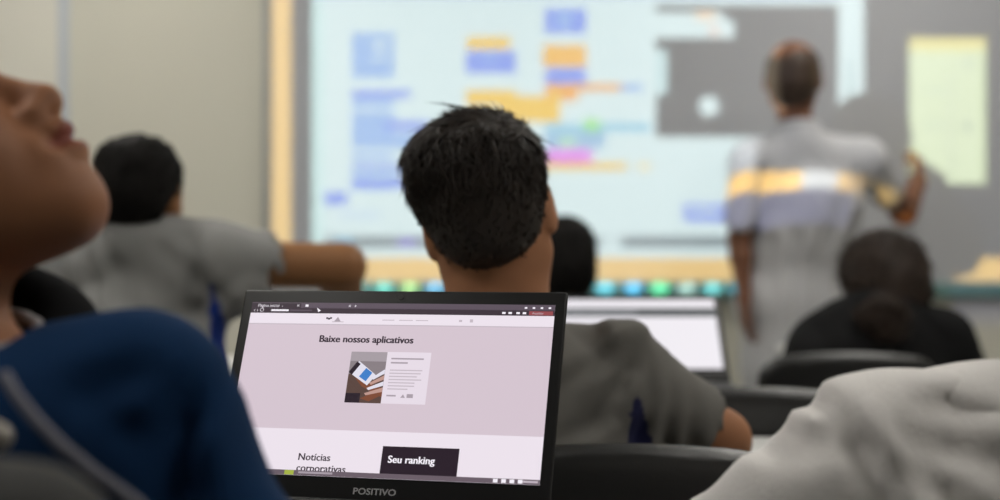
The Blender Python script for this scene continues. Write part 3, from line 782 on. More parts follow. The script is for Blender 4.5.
# -------------------------------------------------- the boy in the middle, back view
def boy_middle():
    t = thing('person', 'person with tousled dark hair and grey t-shirt, seen from behind above the open laptop', 'person', (.045, 1.76, 0))
    d = 1.76
    F = Frame(W(489, 220, d), rot(yaw=-.12, pitch=-.02, roll=-.22), 1.0)
    N = W(504, 318, d)
    SR = W(622, 387, 1.80); SL = W(380, 384, 1.75)
    ER = W(720, 440, 1.88); WR = np.array((.20, 2.02, .775)); EL = np.array((-.25, 1.92, .79)); WL = np.array((.02, 1.99, .792))
    Pv = np.array((.125, 1.79, .60))
    ms = skin('tan_skin', (.34, .155, .078))
    B = Body(); add_head(B, F)
    B.u(cone(F.p(0, -.022, -.03), N+np.array((0, 0, -.02)), .058, .066), .03)
    B.u(cone(N+np.array((-.02, -.02, .0)), N+np.array((-.02, -.03, -.04)), .05, .06), .03)
    R = torso(B, N-np.array((0, 0, .02)), SL, SR, Pv, (0, 1, 0), -.012)
    arm(B, SR, ER, WR); arm(B, SL, EL, WL)
    hand(B, WR, (-.9, .45, -.05), (0, 0, -1), (-.5, -1, 0), .25); hand(B, WL, (.6, .8, -.05), (0, 0, -1), (1, -.5, 0), .25)
    B.mesh('body', ms, t, h=.010, fine=(F.o-.13, F.o+.13), hf=.004, mask=lips_mask(F))
    # shirt
    B = Body(); torso(B, N-np.array((0, 0, .045)), SL, SR, Pv, (0, 1, 0), .006, 1.06, .05)
    B.u(cone(SR, lerp(SR, ER, .93), .062, .058), .05); B.u(cone(SL, lerp(SL, EL, .62), .062, .060), .04)
    B.u(cone(N+np.array((.055, -.01, -.05)), SR+np.array((-.03, -.01, .008)), .034, .05), .04); B.u(ell(W(624, 342, 1.76), (.028, .03, .026)), .03)
    B.s(cone(N+np.array((0, .03, .0)), N+np.array((0, .03, .15)), .07, .07), .01)
    B.s(cone(lerp(SR, ER, .96), lerp(SR, ER, 1.3), .07, .07), .004); B.s(cone(lerp(SL, EL, .63), lerp(SL, EL, .9), .07), .004)
    B.d(lambda P: folds(P, 22, .0045, 3, (1, .6, .6)))
    A = W(655, 350, 1.68)
    for px, py, px2, py2, dep in ((655, 345, 640, 450, .009), (672, 350, 672, 450, .010), (690, 365, 700, 450, .009), (630, 345, 560, 385, .007), (640, 350, 585, 430, .007), (600, 335, 560, 350, .006), (620, 420, 560, 436, .007), (640, 335, 625, 320, .004)):
        a = W(px, py, 1.69); b = W(px2, py2, 1.70); m = lerp(a, b, .5)+np.array((.01, -.01, 0))
        B.groove([a, m, b], .013, dep); B.groove([a+np.array((.018, 0, 0)), m+np.array((.02, 0, 0)), b+np.array((.02, 0, 0))], .012, -dep*.6)
    def mk(P):
        px = 500+P[:, 0]*FPX/P[:, 1]; py = 250-(P[:, 2]-CZ)*FPX/P[:, 1]
        return ((px > 626+(455-py)*.12) & (px < 656-(455-py)*.27) & (py > 398) & (P[:, 1] < 1.80)).astype(float)
    m1 = masked('grey_tshirt', (.145, .14, .128), (.012, .014, .06), .9, .06, 10, .4, 600)
    B.mesh('t_shirt', m1, t, h=.0065, mask=mk)
    B = Body(); B.u(torus(N+np.array((.01, .02, -.028)), (.08, .22, 1), .074, .066, .007), .01); B.mesh('collar', m1, t, h=.004)
    # hair
    B = Body()
    E = lambda c, r, k=.02: B.u(ell(F.p(*c), np.array(r), F.R), k)
    E((-.002, -.02, .058), (.086, .102, .076), .01)
    E((0, -.030, .02), (.076, .092, .068)); E((-.010, .01, .090), (.068, .075, .040), .03)
    E((0, -.055, -.018), (.058, .05, .048), .03)
    B.s(ell(F.p(0, .10, -.055), (.095, .075, .095), F.R), .01)
    for s in (-1, 1): B.s(ell(F.p(s*.094, .0, -.022), (.026, .036, .046), F.R), .006)
    B.d(lambda P: wob(P, 55, .0035, 5))
    o = B.mesh('hair', m_hair_b, t, h=.0045)
    wh = F.p(.02, -.055, .10)
    def flow(P):
        dd = P-wh; dd /= np.linalg.norm(dd, axis=1)[:, None]+.02
        sw = np.cross(dd, F.R[:, 1])*.5
        return dd+sw*((P-F.o)@F.R[:, 2] > .03)[:, None]+np.array((0, 0, -.35))
    def ln(P): z = (P-F.o)@F.R[:, 2]; return np.clip(.006+(z+.0)*.30, .005, .030)
    nb = len(o.data.vertices)
    hair_tufts(o, 7000, flow, ln, .0019, 4, lift=.14, bend=.5)
    hair_tufts(o, 300, lambda P: flow(P)+np.array((.6, 0, .5))*np.sin((P-F.o)[:, :1]*70), lambda P: np.full(len(P), .034), .0036, 9, lift=.20, bend=.6, base=nb, keep=lambda P: (P-F.o)@F.R[:, 2] > .06)
    seated_lower(t, Pv, (0, 1, 0), tuck=.08)
boy_middle()

# -------------------------------------------------- student in grey with the raised elbow
def student_left():
    t = thing('person', 'person in a grey t-shirt with short black hair and a raised bent elbow', 'person', (-.70, 2.74, 0))
    d = 2.76
    F = Frame(W(140, 196, d), rot(yaw=-.12, pitch=-.10, roll=.04), 1.0)
    N = W(138, 226, d)
    SR = W(214, 264, 2.76); SL = W(52, 275, 2.80); ER = W(343, 266, 2.86); WR = W(338, 346, 3.04)
    EL = np.array((-.98, 2.95, .80)); WL = np.array((-.80, 3.10, .792)); Pv = np.array((-.70, 2.74, .60))
    ms = skin('warm_skin', (.26, .12, .05))
    B = Body(); add_head(B, F); B.u(cone(F.p(0, -.02, -.03), N, .055, .06), .03)
    torso(B, N-np.array((0, 0, .02)), SL, SR, Pv, (0, 1, 0), -.012)
    arm(B, SR, ER, WR, r=(.048, .047, .04, .03)); arm(B, SL, EL, WL)
    hand(B, WR, (-.6, .75, .03), (0, 0, -1), (-1, -.3, 0), .25); hand(B, WL, (.5, .8, -.05), (0, 0, -1), (1, 0, 0), .25)
    B.mesh('body', ms, t, h=.010, fine=(F.o-.13, F.o+.13), hf=.005, mask=lips_mask(F))
    B = Body(); torso(B, N-np.array((0, 0, .012)), SL, SR, Pv, (0, 1, 0), .010, 1.08, .06)
    B.u(cone(SR, lerp(SR, ER, .50), .064, .062), .06); B.u(cone(SR-np.array((0, 0, .05)), lerp(SR, ER, .44)-np.array((0, 0, .022)), .055, .047), .05)
    B.u(cone(SL, lerp(SL, EL, .6), .062, .060), .05)
    B.s(cone(N+np.array((0, .035, .0)), N+np.array((0, .035, .15)), .06, .07), .01)
    B.s(cone(lerp(SR, ER, .54), lerp(SR, ER, .90), .072, .072), .004)
    B.d(lambda P: folds(P, 16, .006, 8, (1, .6, .8)))
    for q in (((70, 240, 95, 330), .010), ((95, 235, 120, 300), .008), ((50, 262, 60, 330), .009), ((160, 250, 215, 300), .008), ((185, 240, 190, 330), .009), ((215, 295, 150, 330), .007)):
        a = W(q[0][0], q[0][1], 2.66); b = W(q[0][2], q[0][3], 2.66); B.groove([a, lerp(a, b, .5)+np.array((.015, 0, 0)), b], .02, q[1]); B.groove([a+np.array((.03, 0, 0)), b+np.array((.03, 0, 0))], .018, -q[1]*.5)
    def mk(P):
        px = 500+P[:, 0]*FPX/P[:, 1]; py = 250-(P[:, 2]-CZ)*FPX/P[:, 1]
        return ((px > 209) & (px < 213+(py-285)*.35) & (py > 284) & (P[:, 1] < 2.86)).astype(float)
    m1 = masked('light_grey_tshirt', (.25, .25, .245), (.008, .03, .20), .9, .06, 8, .3, 500)
    B.mesh('t_shirt', m1, t, h=.009, mask=mk)
    B = Body(); B.u(torus(N+np.array((.0, .02, -.004)), (0, .25, 1), .066, .06, .007), .01); B.mesh('collar', m1, t, h=.005)
    B = Body(); E = lambda c, r, k=.02: B.u(ell(F.p(*c), np.array(r), F.R), k)
    E((0, -.02, .045), (.084, .098, .074), .01); E((0, -.03, .005), (.081, .09, .060)); E((0, -.055, -.028), (.062, .045, .042), .03)
    B.s(ell(F.p(0, .10, -.055), (.095, .075, .095), F.R), .01)
    for s in (-1, 1): B.s(ell(F.p(s*.088, .0, -.025), (.022, .026, .034), F.R), .006)
    B.d(lambda P: wob(P, 50, .003, 5))
    o = B.mesh('hair', m_hair, t, h=.006)
    hair_tufts(o, 1800, lambda P: np.array((0, 0, -1.0))+(P-F.o)*4, lambda P: np.full(len(P), .016), .002, 4, lift=.35)
    seated_lower(t, Pv, (0, 1, 0))
student_left()

# -------------------------------------------------- mostly hidden student
def student_hidden():
    t = thing('person', 'mostly hidden person with short black hair between the tousled-haired boy and the board', 'person', (.16, 3.60, 0))
    F = Frame(W(563, 263, 3.6), rot(yaw=.1, pitch=-.15), 1.0); N = W(563, 315, 3.58); Pv = np.array((.16, 3.58, .69))
    SL = N+np.array((-.18, 0, -.055)); SR = N+np.array((.17, 0, -.055)); EL = SL+np.array((-.03, .14, -.2)); ER = SR+np.array((.03, .14, -.2))
    WL = EL+np.array((.08, .2, .02)); WR = ER+np.array((-.08, .2, .02))
    B = Body(); add_head(B, F); B.u(cone(F.p(0, -.02, -.03), N, .052, .06), .03); torso(B, N, SL, SR, Pv, (0, 1, 0), -.012)
    arm(B, SR, ER, WR); arm(B, SL, EL, WL); hand(B, WR, (-.2, 1, 0), (0, 0, -1), (-1, 0, 0), .3); hand(B, WL, (.2, 1, 0), (0, 0, -1), (1, 0, 0), .3)
    B.mesh('body', skin('brown_skin', (.22, .10, .055)), t, h=.012, fine=(F.o-.13, F.o+.13), hf=.006, mask=lips_mask(F))
    B = Body(); torso(B, N-np.array((0, 0, .015)), SL, SR, Pv, (0, 1, 0), .008, 1.05); B.u(cone(SR, lerp(SR, ER, .7), .06), .04); B.u(cone(SL, lerp(SL, EL, .7), .06), .04)
    B.s(cone(N+np.array((0, .03, .0)), N+np.array((0, .03, .15)), .06, .07), .01); B.d(lambda P: folds(P, 16, .003, 9))
    B.mesh('t_shirt', plain('charcoal_tshirt', (.05, .05, .055), .9, bump=.3), t, h=.012)
    B = Body(); E = lambda c, r, k=.02: B.u(ell(F.p(*c), np.array(r), F.R), k)
    E((0, -.02, .04), (.083, .1, .08), .01); E((0, -.035, -.01), (.082, .09, .08)); E((0, -.055, -.05), (.065, .05, .06), .03)
    B.s(ell(F.p(0, .10, -.055), (.095, .07, .095), F.R), .01)
    for s in (-1, 1): B.s(ell(F.p(s*.090, .01, -.025), (.018, .022, .03), F.R), .006)
    o = B.mesh('hair', m_hair, t, h=.007)
    hair_tufts(o, 1200, lambda P: np.array((0, 0, -1.0))+(P-F.o)*4, lambda P: np.full(len(P), .018), .0022, 4)
    seated_lower(t, Pv, (0, 1, 0))
student_hidden()

# -------------------------------------------------- student with the dark bun
def student_bun():
    t = thing('person', 'person in a black top with dark hair in a loose bun, near the teacher', 'person', (.90, 3.26, 0))
    d = 3.3
    F = Frame(W(884, 288, 3.36), rot(yaw=-.1, pitch=-.45), .98); N = W(878, 325, 3.27); Pv = np.array((.78, 3.21, .685))
    SL = W(824, 352, 3.27); SR = W(944, 347, 3.30); EL = np.array((.755, 3.44, .715)); ER = np.array((1.15, 3.46, .725)); WL = np.array((.90, 3.72, .805)); WR = np.array((1.03, 3.74, .805))
    B = Body(); add_head(B, F); B.u(cone(F.p(0, -.02, -.03), N, .05, .055), .03); torso(B, N, SL, SR, Pv, (0, 1, 0), -.014)
    arm(B, SR, ER, WR); arm(B, SL, EL, WL); hand(B, WR, (-.3, 1, 0), (0, 0, -1), (-1, 0, 0), .3); hand(B, WL, (.2, 1, 0), (0, 0, -1), (1, 0, 0), .3)
    B.mesh('body', skin('light_brown_skin', (.26, .13, .08)), t, h=.012, fine=(F.o-.13, F.o+.13), hf=.006, mask=lips_mask(F))
    B = Body(); torso(B, N, SL, SR, Pv, (0, 1, 0), .014, 1.08, .06)
    for S, E_, W_ in ((SR, ER, WR), (SL, EL, WL)): B.u(cone(S, E_, .066, .056), .05); B.u(cone(E_, lerp(E_, W_, .9), .055, .042), .03)
    B.u(cone(N+np.array((0, -.03, .0)), N+np.array((0, -.04, -.05)), .06, .07), .05)
    for S in (SL, SR): B.u(cone(N+np.array((0, .0, .01)), S, .055, .06), .06)
    B.d(lambda P: folds(P, 15, .007, 12))
    B.mesh('jumper', plain('black_jumper', (.006, .006, .0065), .95, bump=.3, spec=.15), t, h=.011)
    m = plain('bun_hair', (.040, .026, .019), .6, noise=.85, scale=22, bump=.5, bscale=150, spec=.3)
    B = Body(); E = lambda c, r, k=.02: B.u(ell(F.p(*c), np.array(r), F.R), k)
    E((0, -.02, .04), (.102, .108, .090), .01); E((0, -.045, -.01), (.10, .09, .09)); E((0, -.06, -.06), (.06, .045, .06), .03)
    B.s(ell(F.p(0, .115, -.055), (.10, .07, .1), F.R), .01)
    B.d(lambda P: wob(P, 45, .005, 15, (1, 1, .5)))
    o = B.mesh('hair', m, t, h=.007)
    hair_tufts(o, 2200, lambda P: F.p(0, -.11, -.02)-P, lambda P: np.full(len(P), .04), .0022, 6, lift=.2)
    b = W(882, 318, 3.17); B = Body(); B.u(ell(b, (.052, .04, .048)), .01)
    for a in range(9):
        an = a*.7; B.u(cone(b+np.array((math.cos(an)*.03, -.012, math.sin(an)*.028)), b+np.array((math.cos(an+.9)*.035, -.022, math.sin(an+.9)*.034)), .016), .006)
    B.d(lambda P: wob(P, 70, .004, 11))
    o2 = B.mesh('hair_bun', m, t, h=.005)
    hair_tufts(o2, 700, lambda P: np.cross(P-b, np.array((0, 1.0, 0)))+np.array((0, 0, -.02)), lambda P: np.full(len(P), .035), .002, 7, lift=.5)
    seated_lower(t, Pv, (0, 1, 0), mat=plain('black_trousers', (.012, .012, .014), .9))
student_bun()

# -------------------------------------------------- teacher
def teacher():
    t = thing('person', 'standing person with thinning hair in a light grey coat, writing on the board', 'person', (1.02, 4.9, 0))
    d = 4.92
    F = Frame(W(793, 80, d), rot(yaw=-.25, pitch=.05, roll=.03), 1.19); N = W(797, 136, d)
    SL = W(752, 165, 4.90); SR = W(866, 162, 4.93); EL = W(739, 240, 4.90); WL = W(744, 298, 4.86)
    ER = W(904, 212, 5.14); WR = W(919, 181, 5.34); HR = W(921, 160, 5.5)
    Pv = W(792, 300, 4.92); Pv[1] = 4.95
    ms = skin('deep_tan_skin', (.17, .075, .042))
    knees = [W(775, 300, 4.93)+np.array((0, -.0, -.36)), W(812, 300, 4.93)+np.array((0, .0, -.36))]
    ank = [np.array((knees[0][0]-.02, 4.93, .09)), np.array((knees[1][0]+.02, 4.93, .09))]
    B = Body(); add_head(B, F); B.u(cone(F.p(0, -.02, -.03), N, .058, .064), .03)
    torso(B, N, SL, SR, Pv, (0, 1, 0), -.012); arm(B, SR, ER, WR, r=(.058, .050, .044, .034)); arm(B, SL, EL, WL)
    hand(B, WR, HR-WR, (-1, .2, 0), (-.3, 0, 1), .75, 1.18); hand(B, WL, (.05, -.05, -1), (1, 0, 0), (0, 1, 0), .35, 1.05)
    legs(B, Pv, knees, ank, -.005)
    B.mesh('body', ms, t, h=.012, fine=(np.array(F.o)-.14, np.array(F.o)+.14), hf=.006, mask=lips_mask(F))
    # coat
    B = Body(); R = torso(B, N-np.array((0, 0, .01)), SL, SR, Pv, (0, 1, 0), .016, 1.04, .06)
    B.u(cone(N+np.array((0, -.01, .005)), N-np.array((0, .0, .05)), .068, .08), .04)
    B.u(cone(SR, lerp(SR, ER, .62), .066, .064), .05); B.u(cone(SL, lerp(SL, EL, .97), .066, .064), .05)
    low = W(785, 392, 4.93); low[2] = .52
    B.u(ell(lerp(Pv, low, .4), (.155, .125, .24)), .06); B.u(ell(lerp(Pv, low, .85), (.150, .125, .20)), .06)
    B.s(rbox((low[0], 4.93, low[2]-.14), (.3, .3, .1), .005), .004)
    B.s(cone(N+np.array((0, .01, .015)), N+np.array((0, .01, .2)), .062, .07), .008)
    B.s(cone(lerp(SR, ER, .64), lerp(SR, ER, 1.0), .066), .004); B.s(cone(lerp(SL, EL, .98), lerp(SL, EL, 1.3), .066), .004)
    B.d(lambda P: folds(P, 13, .007, 21, (1.3, .6, .45)))
    for x0, z0, x1, z1, dep in ((800, 235, 795, 385, .012), (775, 240, 768, 390, .012), (830, 230, 822, 330, .012), (765, 170, 760, 235, .01), (845, 200, 835, 240, .008), (815, 260, 810, 380, .01), (758, 300, 757, 390, .008)):
        a = W(x0, z0, 4.79); b = W(x1, z1, 4.79); B.groove([a, b], .02, dep); B.groove([a+np.array((.04, 0, 0)), b+np.array((.04, 0, 0))], .02, -dep*.6)
    mc = plain('light_grey_coat', (.45, .45, .46), .9, noise=.05, bump=.3, bscale=400, spec=.2)
    B.mesh('coat', mc, t, h=.010)
    B = Body(); B.u(torus(N+np.array((0, .0, .03)), (0, .25, 1), .068, .066, .010), .01); B.u(torus(N+np.array((0, -.004, .018)), (0, .25, 1), .074, .072, .010), .02); B.mesh('collar', mc, t, h=.006)
    B = Body(); legs(B, Pv, knees, ank, .012); B.u(ell(Pv, (.16, .12, .10)), .03); B.mesh('trousers', plain('grey_trousers', (.16, .16, .17), .9), t, h=.014)
    shoes(t, ank, [(-.15, 1), (.15, 1)], m_shoe)
    # hair ring with a thin crown
    m = plain('short_brown_hair', (.045, .024, .013), .6, noise=.3, scale=60, bump=.4, bscale=200)
    B = Body(); E = lambda c, r, k=.02: B.u(ell(F.p(*c), np.array(r)*F.k, F.R), k)
    E((0, -.02, .03), (.080, .098, .076), .01); E((0, -.035, -.01), (.076, .084, .06)); E((0, -.05, -.045), (.052, .045, .04), .03)
    B.s(ell(F.p(0, .11, -.02), np.array((.11, .08, .13))*F.k, F.R), .01)
    B.s(ell(F.p(-.032, -.064, .104), np.array((.042, .055, .046))*F.k, F.R), .012)
    for s in (-1, 1): B.s(ell(F.p(s*.088, .0, -.02), (.018, .026, .034), F.R), .006)
    o = B.mesh('hair', m, t, h=.007)
    hair_tufts(o, 1300, lambda P: np.array((0, 0, -1.0))+(P-F.o)*3, lambda P: np.full(len(P), .016), .0022, 4, lift=.25)
    # marker in the raised hand
    mk = thing('marker_pen', 'pale marker pen held by the teacher against the projected yellow sheet', 'pen', tuple(W(915, 158, 5.50)))
    tip = np.array((W(912, 150, 5.57))); tip[1] = WY-.03; bk = W(918, 168, 5.40)
    o0 = np.array(mk.location)
    dv = tip-bk
    bm = bmesh.new(); bm_tube(bm, [bk-o0, bk+dv*.6-o0], .0085, 14); bm_obj('barrel', bm, plain('pen_white', (.7, .68, .5), .4), mk, True)
    bm = bmesh.new(); bm_tube(bm, [bk+dv*.6-o0, bk+dv*.88-o0, tip-o0], [.0095, .006, .002], 14); bm_obj('tip', bm, plain('pen_tip', (.5, .45, .1), .4), mk, True)
teacher()

# -------------------------------------------------- light grey hoodie, right foreground
def hoodie_right():
    t = thing('person', 'person in a pale grey hoodie, only a slumped shoulder and the hood in view', 'person', (.50, 1.12, 0))
    d = 1.12
    F = Frame(W(1135, 262, 1.16), rot(yaw=-.2, pitch=-.35), 1.0)
    N = W(1105, 418, d); SL = W(895, 500, 1.10); SR = W(1300, 500, 1.12); Pv = np.array((.49, 1.13, .645))
    EL = np.array((.235, 1.20, .72)); WL = np.array((.34, 1.38, .68)); ER = np.array((.70, 1.30, .70)); WR = np.array((.55, 1.42, .68))
    B = Body(); add_head(B, F); B.u(cone(F.p(0, -.02, -.03), N, .055, .06), .03); torso(B, N, SL, SR, Pv, (0, 1, 0), -.014)
    arm(B, SR, ER, WR); arm(B, SL, EL, WL); hand(B, WR, (-.6, .8, 0), (0, 0, -1), (-1, 0, 0), .3); hand(B, WL, (.6, .8, 0), (0, 0, -1), (1, 0, 0), .3)
    B.mesh('body', skin('beige_skin', (.34, .18, .11)), t, h=.012, fine=(F.o-.13, F.o+.13), hf=.006, mask=lips_mask(F))
    B = Body(); E = lambda c, r, k=.02: B.u(ell(F.p(*c), np.array(r), F.R), k)
    E((0, -.02, .042), (.084, .10, .077), .01); E((0, -.032, .0), (.081, .09, .072)); E((0, -.055, -.045), (.060, .045, .052), .03)
    B.s(ell(F.p(0, .10, -.055), (.095, .072, .095), F.R), .01)
    for s in (-1, 1): B.s(ell(F.p(s*.090, .0, -.022), (.022, .028, .038), F.R), .006)
    o = B.mesh('hair', m_hair, t, h=.006)
    hair_tufts(o, 2600, lambda P: np.array((0, 0, -1.0))+(P-F.o)*4, lambda P: np.full(len(P), .018), .0019, 4, lift=.2)
    m = plain('pale_grey_fleece', (.62, .60, .585), .95, noise=.05, scale=25, bump=.5, bscale=350, spec=.1)
    B = Body(); torso(B, N, SL, SR, Pv, (0, 1, 0), .022, 1.08, .05)
    for S, E_, W_ in ((SR, ER, WR), (SL, EL, WL)): B.u(cone(S, E_, .076, .068), .05); B.u(cone(E_, lerp(E_, W_, .92), .064, .05), .03)
    B.u(cone(W(868, 445, 1.08), W(799, 478, 1.10), .04, .036), .04); B.u(cone(W(800, 525, 1.07), W(712, 530, 1.12), .04, .028), .04)
    B.u(cone(W(830, 500, 1.06), W(790, 520, 1.08), .045, .04), .05); B.u(ell(W(960, 500, 1.035), (.13, .06, .09)), .06)
    B.d(lambda P: folds(P, 17, .005, 31)+wob(P, 45, .0012, 5))
    def gr(pts, r, dep): B.groove([W(*p) for p in pts], r, dep)
    gr([(835, 410, 1.02), (862, 450, 1.01), (880, 505, 1.01)], .011, .012); gr([(852, 405, 1.02), (880, 445, 1.01), (905, 500, 1.01)], .013, -.008)
    gr([(780, 460, 1.03), (805, 445, 1.02), (822, 440, 1.02)], .010, .010); gr([(900, 440, 1.0), (950, 450, 1.0), (1000, 460, 1.0)], .014, .010)
    gr([(930, 410, 1.0), (960, 412, 1.0), (1000, 405, 1.0)], .012, .008); gr([(900, 470, 1.0), (940, 490, 1.0), (960, 520, 1.0)], .013, .009)
    B.mesh('hoodie', m, t, h=.0075)
    B = Body()   # the hood lying on the upper back
    c = W(1010, 402, 1.03)
    B.u(ell(W(1040, 448, 1.07), (.14, .075, .062)), .02); B.u(ell(W(950, 440, 1.08), (.10, .07, .046)), .05); B.u(ell(W(880, 449, 1.08), (.055, .05, .040)), .04)
    B.u(torus(N+np.array((-.0, .0, .0)), (-.1, .3, 1), .11, .10, .03), .03); B.u(cone(W(846, 432, 1.06), W(826, 409, 1.06), .012, .006), .012)
    B.s(cone(N+np.array((0, .03, .03)), N+np.array((0, .03, .2)), .08, .09), .02)
    B.d(lambda P: folds(P, 22, .0035, 37)+wob(P, 50, .001, 5))
    gr([(900, 395, 1.0), (960, 420, .99), (1000, 430, .99)], .012, .008); gr([(880, 425, 1.0), (930, 432, .99), (1000, 440, .99)], .010, .008)
    B.mesh('hood', m, t, h=.006)
    seated_lower(t, Pv, (0, 1, 0))
    cc = copy_tree(ch); cc.location = (.50, .93, 0); cc['label'] = 'black padded chair under the person in the pale grey hoodie'
hoodie_right()

# -------------------------------------------------- blue hoodie, left foreground
def hoodie_left():
    t = thing('person', 'person in a dark blue hoodie in the left foreground, face in profile tilted up', 'person', (-.38, .86, 0))
    k = .91; pit = .80
    Rh = basis((math.cos(pit), .05, math.sin(pit)), (-1, 0, 1))
    nose = W(58, 94, .92)
    F = Frame((0, 0, 0), Rh, k); F.o = nose-F.R@(np.array((0, .122, -.031))*k)
    N = np.array((-.376, .90, CZ-.085)); Pv = np.array((-.42, .82, .60))
    SL = W(128, 430, .87); SR = np.array((-.56, .84, CZ-.12)); EL = W(252, 605, .86); WL = np.array((-.17, 1.0, .80)); WL = np.array((-.20, .80, .60))
    ER = np.array((-.66, .78, .70)); WR = np.array((-.62, .60, .655))
    ms = skin('foreground_skin', (.31, .135, .066), (.22, .055, .035), .0)
    B = Body(); add_head(B, F)
    B.u(cone(F.p(0, -.040, -.030), N+np.array((.016, -.008, -.01)), .050, .056), .03)
    B.u(cone(F.p(0, -.012, -.052), N+np.array((.006, -.008, 0)), .030, .036), .025)
    torso(B, N, SR, SL, Pv, (0, -1, 0), -.014); arm(B, SL, EL, WL); arm(B, SR, ER, WR)
    hand(B, WL, (-.4, -.9, 0), (0, 0, -1), (-1, 0, 0), .5); hand(B, WR, (.5, -.8, .1), (0, 0, -1), (1, 0, 0), .5)
    B.mesh('body', ms, t, h=.010, fine=(F.o-.15, F.o+.15), hf=.0034, mask=lips_mask(F))
    for s in (-1, 1):
        bm = bmesh.new(); bmesh.ops.create_uvsphere(bm, u_segments=16, v_segments=10, radius=.0125*k)
        o = bm_obj('eye', bm, plain('eye_white', (.7, .66, .62), .15) if s < 0 else bpy.data.materials['eye_white'], t, True); o.location = Vector(F.p(s*.031, .073, .012))-t.location
        bm = bmesh.new(); bmesh.ops.create_uvsphere(bm, u_segments=16, v_segments=10, radius=.0062*k)
        i = bm_obj('iris', bm, m_hair, o, True); i.location = F.R@np.array((0, .0085*k, 0))
    B = Body(); E = lambda c, r, kk=.02: B.u(ell(F.p(*c), np.array(r), F.R), kk)
    E((0, -.025, .045), (.084, .10, .078), .01); E((0, -.035, .0), (.080, .088, .075)); E((0, -.06, -.045), (.055, .04, .05), .03)
    B.s(ell(F.p(0, .11, -.03), (.10, .085, .105), F.R), .01)
    for s in (-1, 1): B.s(ell(F.p(s*.088, .0, -.02), (.02, .028, .04), F.R), .006)
    o = B.mesh('hair', m_hair, t, h=.006)
    hair_tufts(o, 1800, lambda P: -np.repeat(F.R[:, 2][None], len(P), 0)+(P-F.o)*3, lambda P: np.full(len(P), .02), .0018, 3)
    mb = plain('blue_fleece', (.007, .030, .088), .95, noise=.1, scale=20, bump=.5, bscale=400, spec=.12)
    B = Body(); torso(B, N-np.array((0, 0, .068)), SR, SL, Pv, (0, -1, 0), .012, 1.0, .05)
    B.u(cone(SL, EL, .060, .056), .05); B.u(cone(EL, lerp(EL, WL, .92), .056, .04), .03)
    B.u(cone(SR, ER, .066, .058), .05); B.u(cone(ER, lerp(ER, WR, .92), .056, .04), .03)
    B.u(cone(W(60, 385, .88), W(130, 400, .87), .03, .04), .04)
    B.s(cone(N+np.array((0, -.015, -.045)), N+np.array((0, -.03, .15)), .060, .09), .012)
    B.d(lambda P: folds(P, 15, .006, 41)+wob(P, 40, .001, 3))
    def gr(pts, r, dep): B.groove([W(*p) for p in pts], r, dep)
    gr([(178, 410, .80), (168, 440, .79), (174, 500, .79)], .014, .010); gr([(205, 420, .81), (198, 450, .80), (205, 500, .80)], .013, -.006)
    gr([(130, 380, .79), (100, 388, .78), (70, 400, .77)], .013, .006); gr([(60, 400, .77), (110, 440, .77), (150, 500, .77)], .011, .006)
    B.mesh('hoodie', mb, t, h=.0075)
    # hood collar: black lining inside, blue outside
    hc = N+np.array((.0, .01, .012)); tilt = (.12, -.5, 1)
    B = Body(); B.u(torus(hc+np.array((.002, .004, -.004)), tilt, .092, .080, .020), .01); B.u(torus(hc+np.array((0, .0, -.035)), tilt, .105, .09, .024), .03)
    B.s(cone(N+np.array((0, 0, -.1)), N+np.array((0, -.02, .15)), .062, .075), .01)
    B.d(lambda P: folds(P, 18, .002, 44)); B.mesh('hood', mb, t, h=.006)
    B = Body(); B.u(torus(hc+np.array((.002, .004, .014)), tilt, .090, .078, .021), .01); B.u(torus(hc+np.array((-.002, .002, -.02)), tilt, .082, .074, .020), .01)
    B.s(cone(N+np.array((.012, -.01, -.1)), N+np.array((.012, -.04, .15)), .062, .074), .01)
    B.mesh('hood_lining', plain('black_lining', (.004, .004, .005), .95, spec=.1), t, h=.005)
    B = Body(); B.u(torus(N+np.array((.016, -.012, .032)), (.05, -.2, 1), .062, .062, .005), .01); B.mesh('undershirt_collar', plain('pale_collar', (.35, .33, .34), .9), t, h=.004)
    DS = .70
    bm = bmesh.new(); bm_tube(bm, [W(*q)-np.array(t.location) for q in ((4, 374, .735), (14, 392, .73), (34, 418, .725), (60, 445, .72), (95, 474, .72), (135, 502, .72), (160, 530, .72))], .0034, 10)
    bm_obj('drawstring', bm, plain('grey_cord', (.17, .17, .21), .8, bump=.5, bscale=900), t, True)
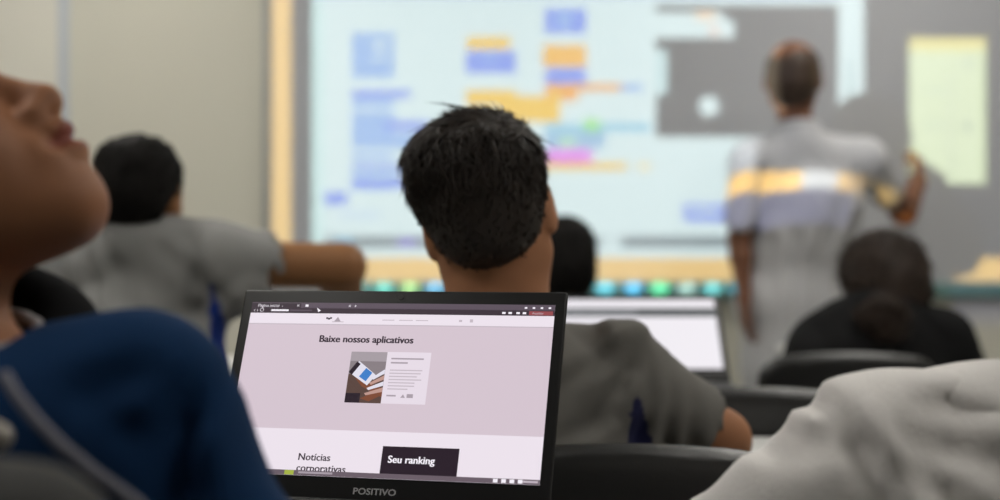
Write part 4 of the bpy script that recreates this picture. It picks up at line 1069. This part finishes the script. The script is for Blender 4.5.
    B = Body(); B.u(ell(W(0, 438, .765), (.006, .005, .008)), .004); B.u(cone(W(-12, 425, .765), W(1, 436, .765), .0045, .005), .006); B.mesh('zip_pull', plain('pale_metal', (.4, .37, .33), .4, .3), t, h=.002)
    seated_lower(t, Pv, (.06, -1, 0), tuck=-.03)
    cc = copy_tree(ch); cc.location = (-.44, .99, 0); cc.rotation_euler = (0, 0, math.pi); cc['label'] = 'black padded chair under the person in the dark blue hoodie'
hoodie_left()
def backpack():
    t = thing('backpack', 'dark grey backpack at the bottom left corner, in front of the blue hoodie', 'backpack', (-.33, .655, .655))
    m = plain('grey_backpack_cloth', (.035, .035, .034), .8, noise=.15, bump=.4, bscale=500, spec=.3)
    c = (-.345, .625, .81)
    Rb = np.array(Matrix.Rotation(.12, 3, 'Y'))
    B = Body(); B.u(rbox(c, (.165, .05, .108), .045, Rb), .01); B.d(lambda P: folds(P, 16, .002, 3)); B.mesh('bag_body', m, t, h=.007)
    B = Body(); B.u(rbox((c[0], c[1]-.055, c[2]-.03), (.12, .022, .065), .02, Rb), .01); B.mesh('front_pocket', m, t, h=.006)
    o0 = np.array(t.location); c = np.array(c)
    bm = bmesh.new(); bm_tube(bm, [c+Rb@np.array(q)-o0 for q in ((-.05, .0, .10), (-.035, 0, .125), (0, 0, .132), (.035, 0, .125), (.05, 0, .10))], .006, 10); bm_obj('handle', bm, m_vinyl, t, True)
backpack()

# ================================================================ camera and look
cam = bpy.data.cameras.new('camera'); co = bpy.data.objects.new('camera', cam); C.objects.link(co)
co.location = (0, 0, CZ); co.rotation_euler = (math.pi/2, 0, 0)
cam.lens = 50; cam.sensor_width = 36; cam.sensor_fit = 'HORIZONTAL'
cam.dof.use_dof = True; cam.dof.focus_distance = 1.33; cam.dof.aperture_fstop = 2.7; cam.clip_start = .02
bpy.context.scene.camera = co
w = bpy.data.worlds.new('world'); w.use_nodes = True; bpy.context.scene.world = w
w.node_tree.nodes['Background'].inputs[0].default_value = (.5, .5, .5, 1); w.node_tree.nodes['Background'].inputs[1].default_value = .2
vs = bpy.context.scene.view_settings
vs.view_transform = 'Standard'; vs.look = 'None'; vs.gamma = 1; vs.exposure = 0; vs.use_curve_mapping = False
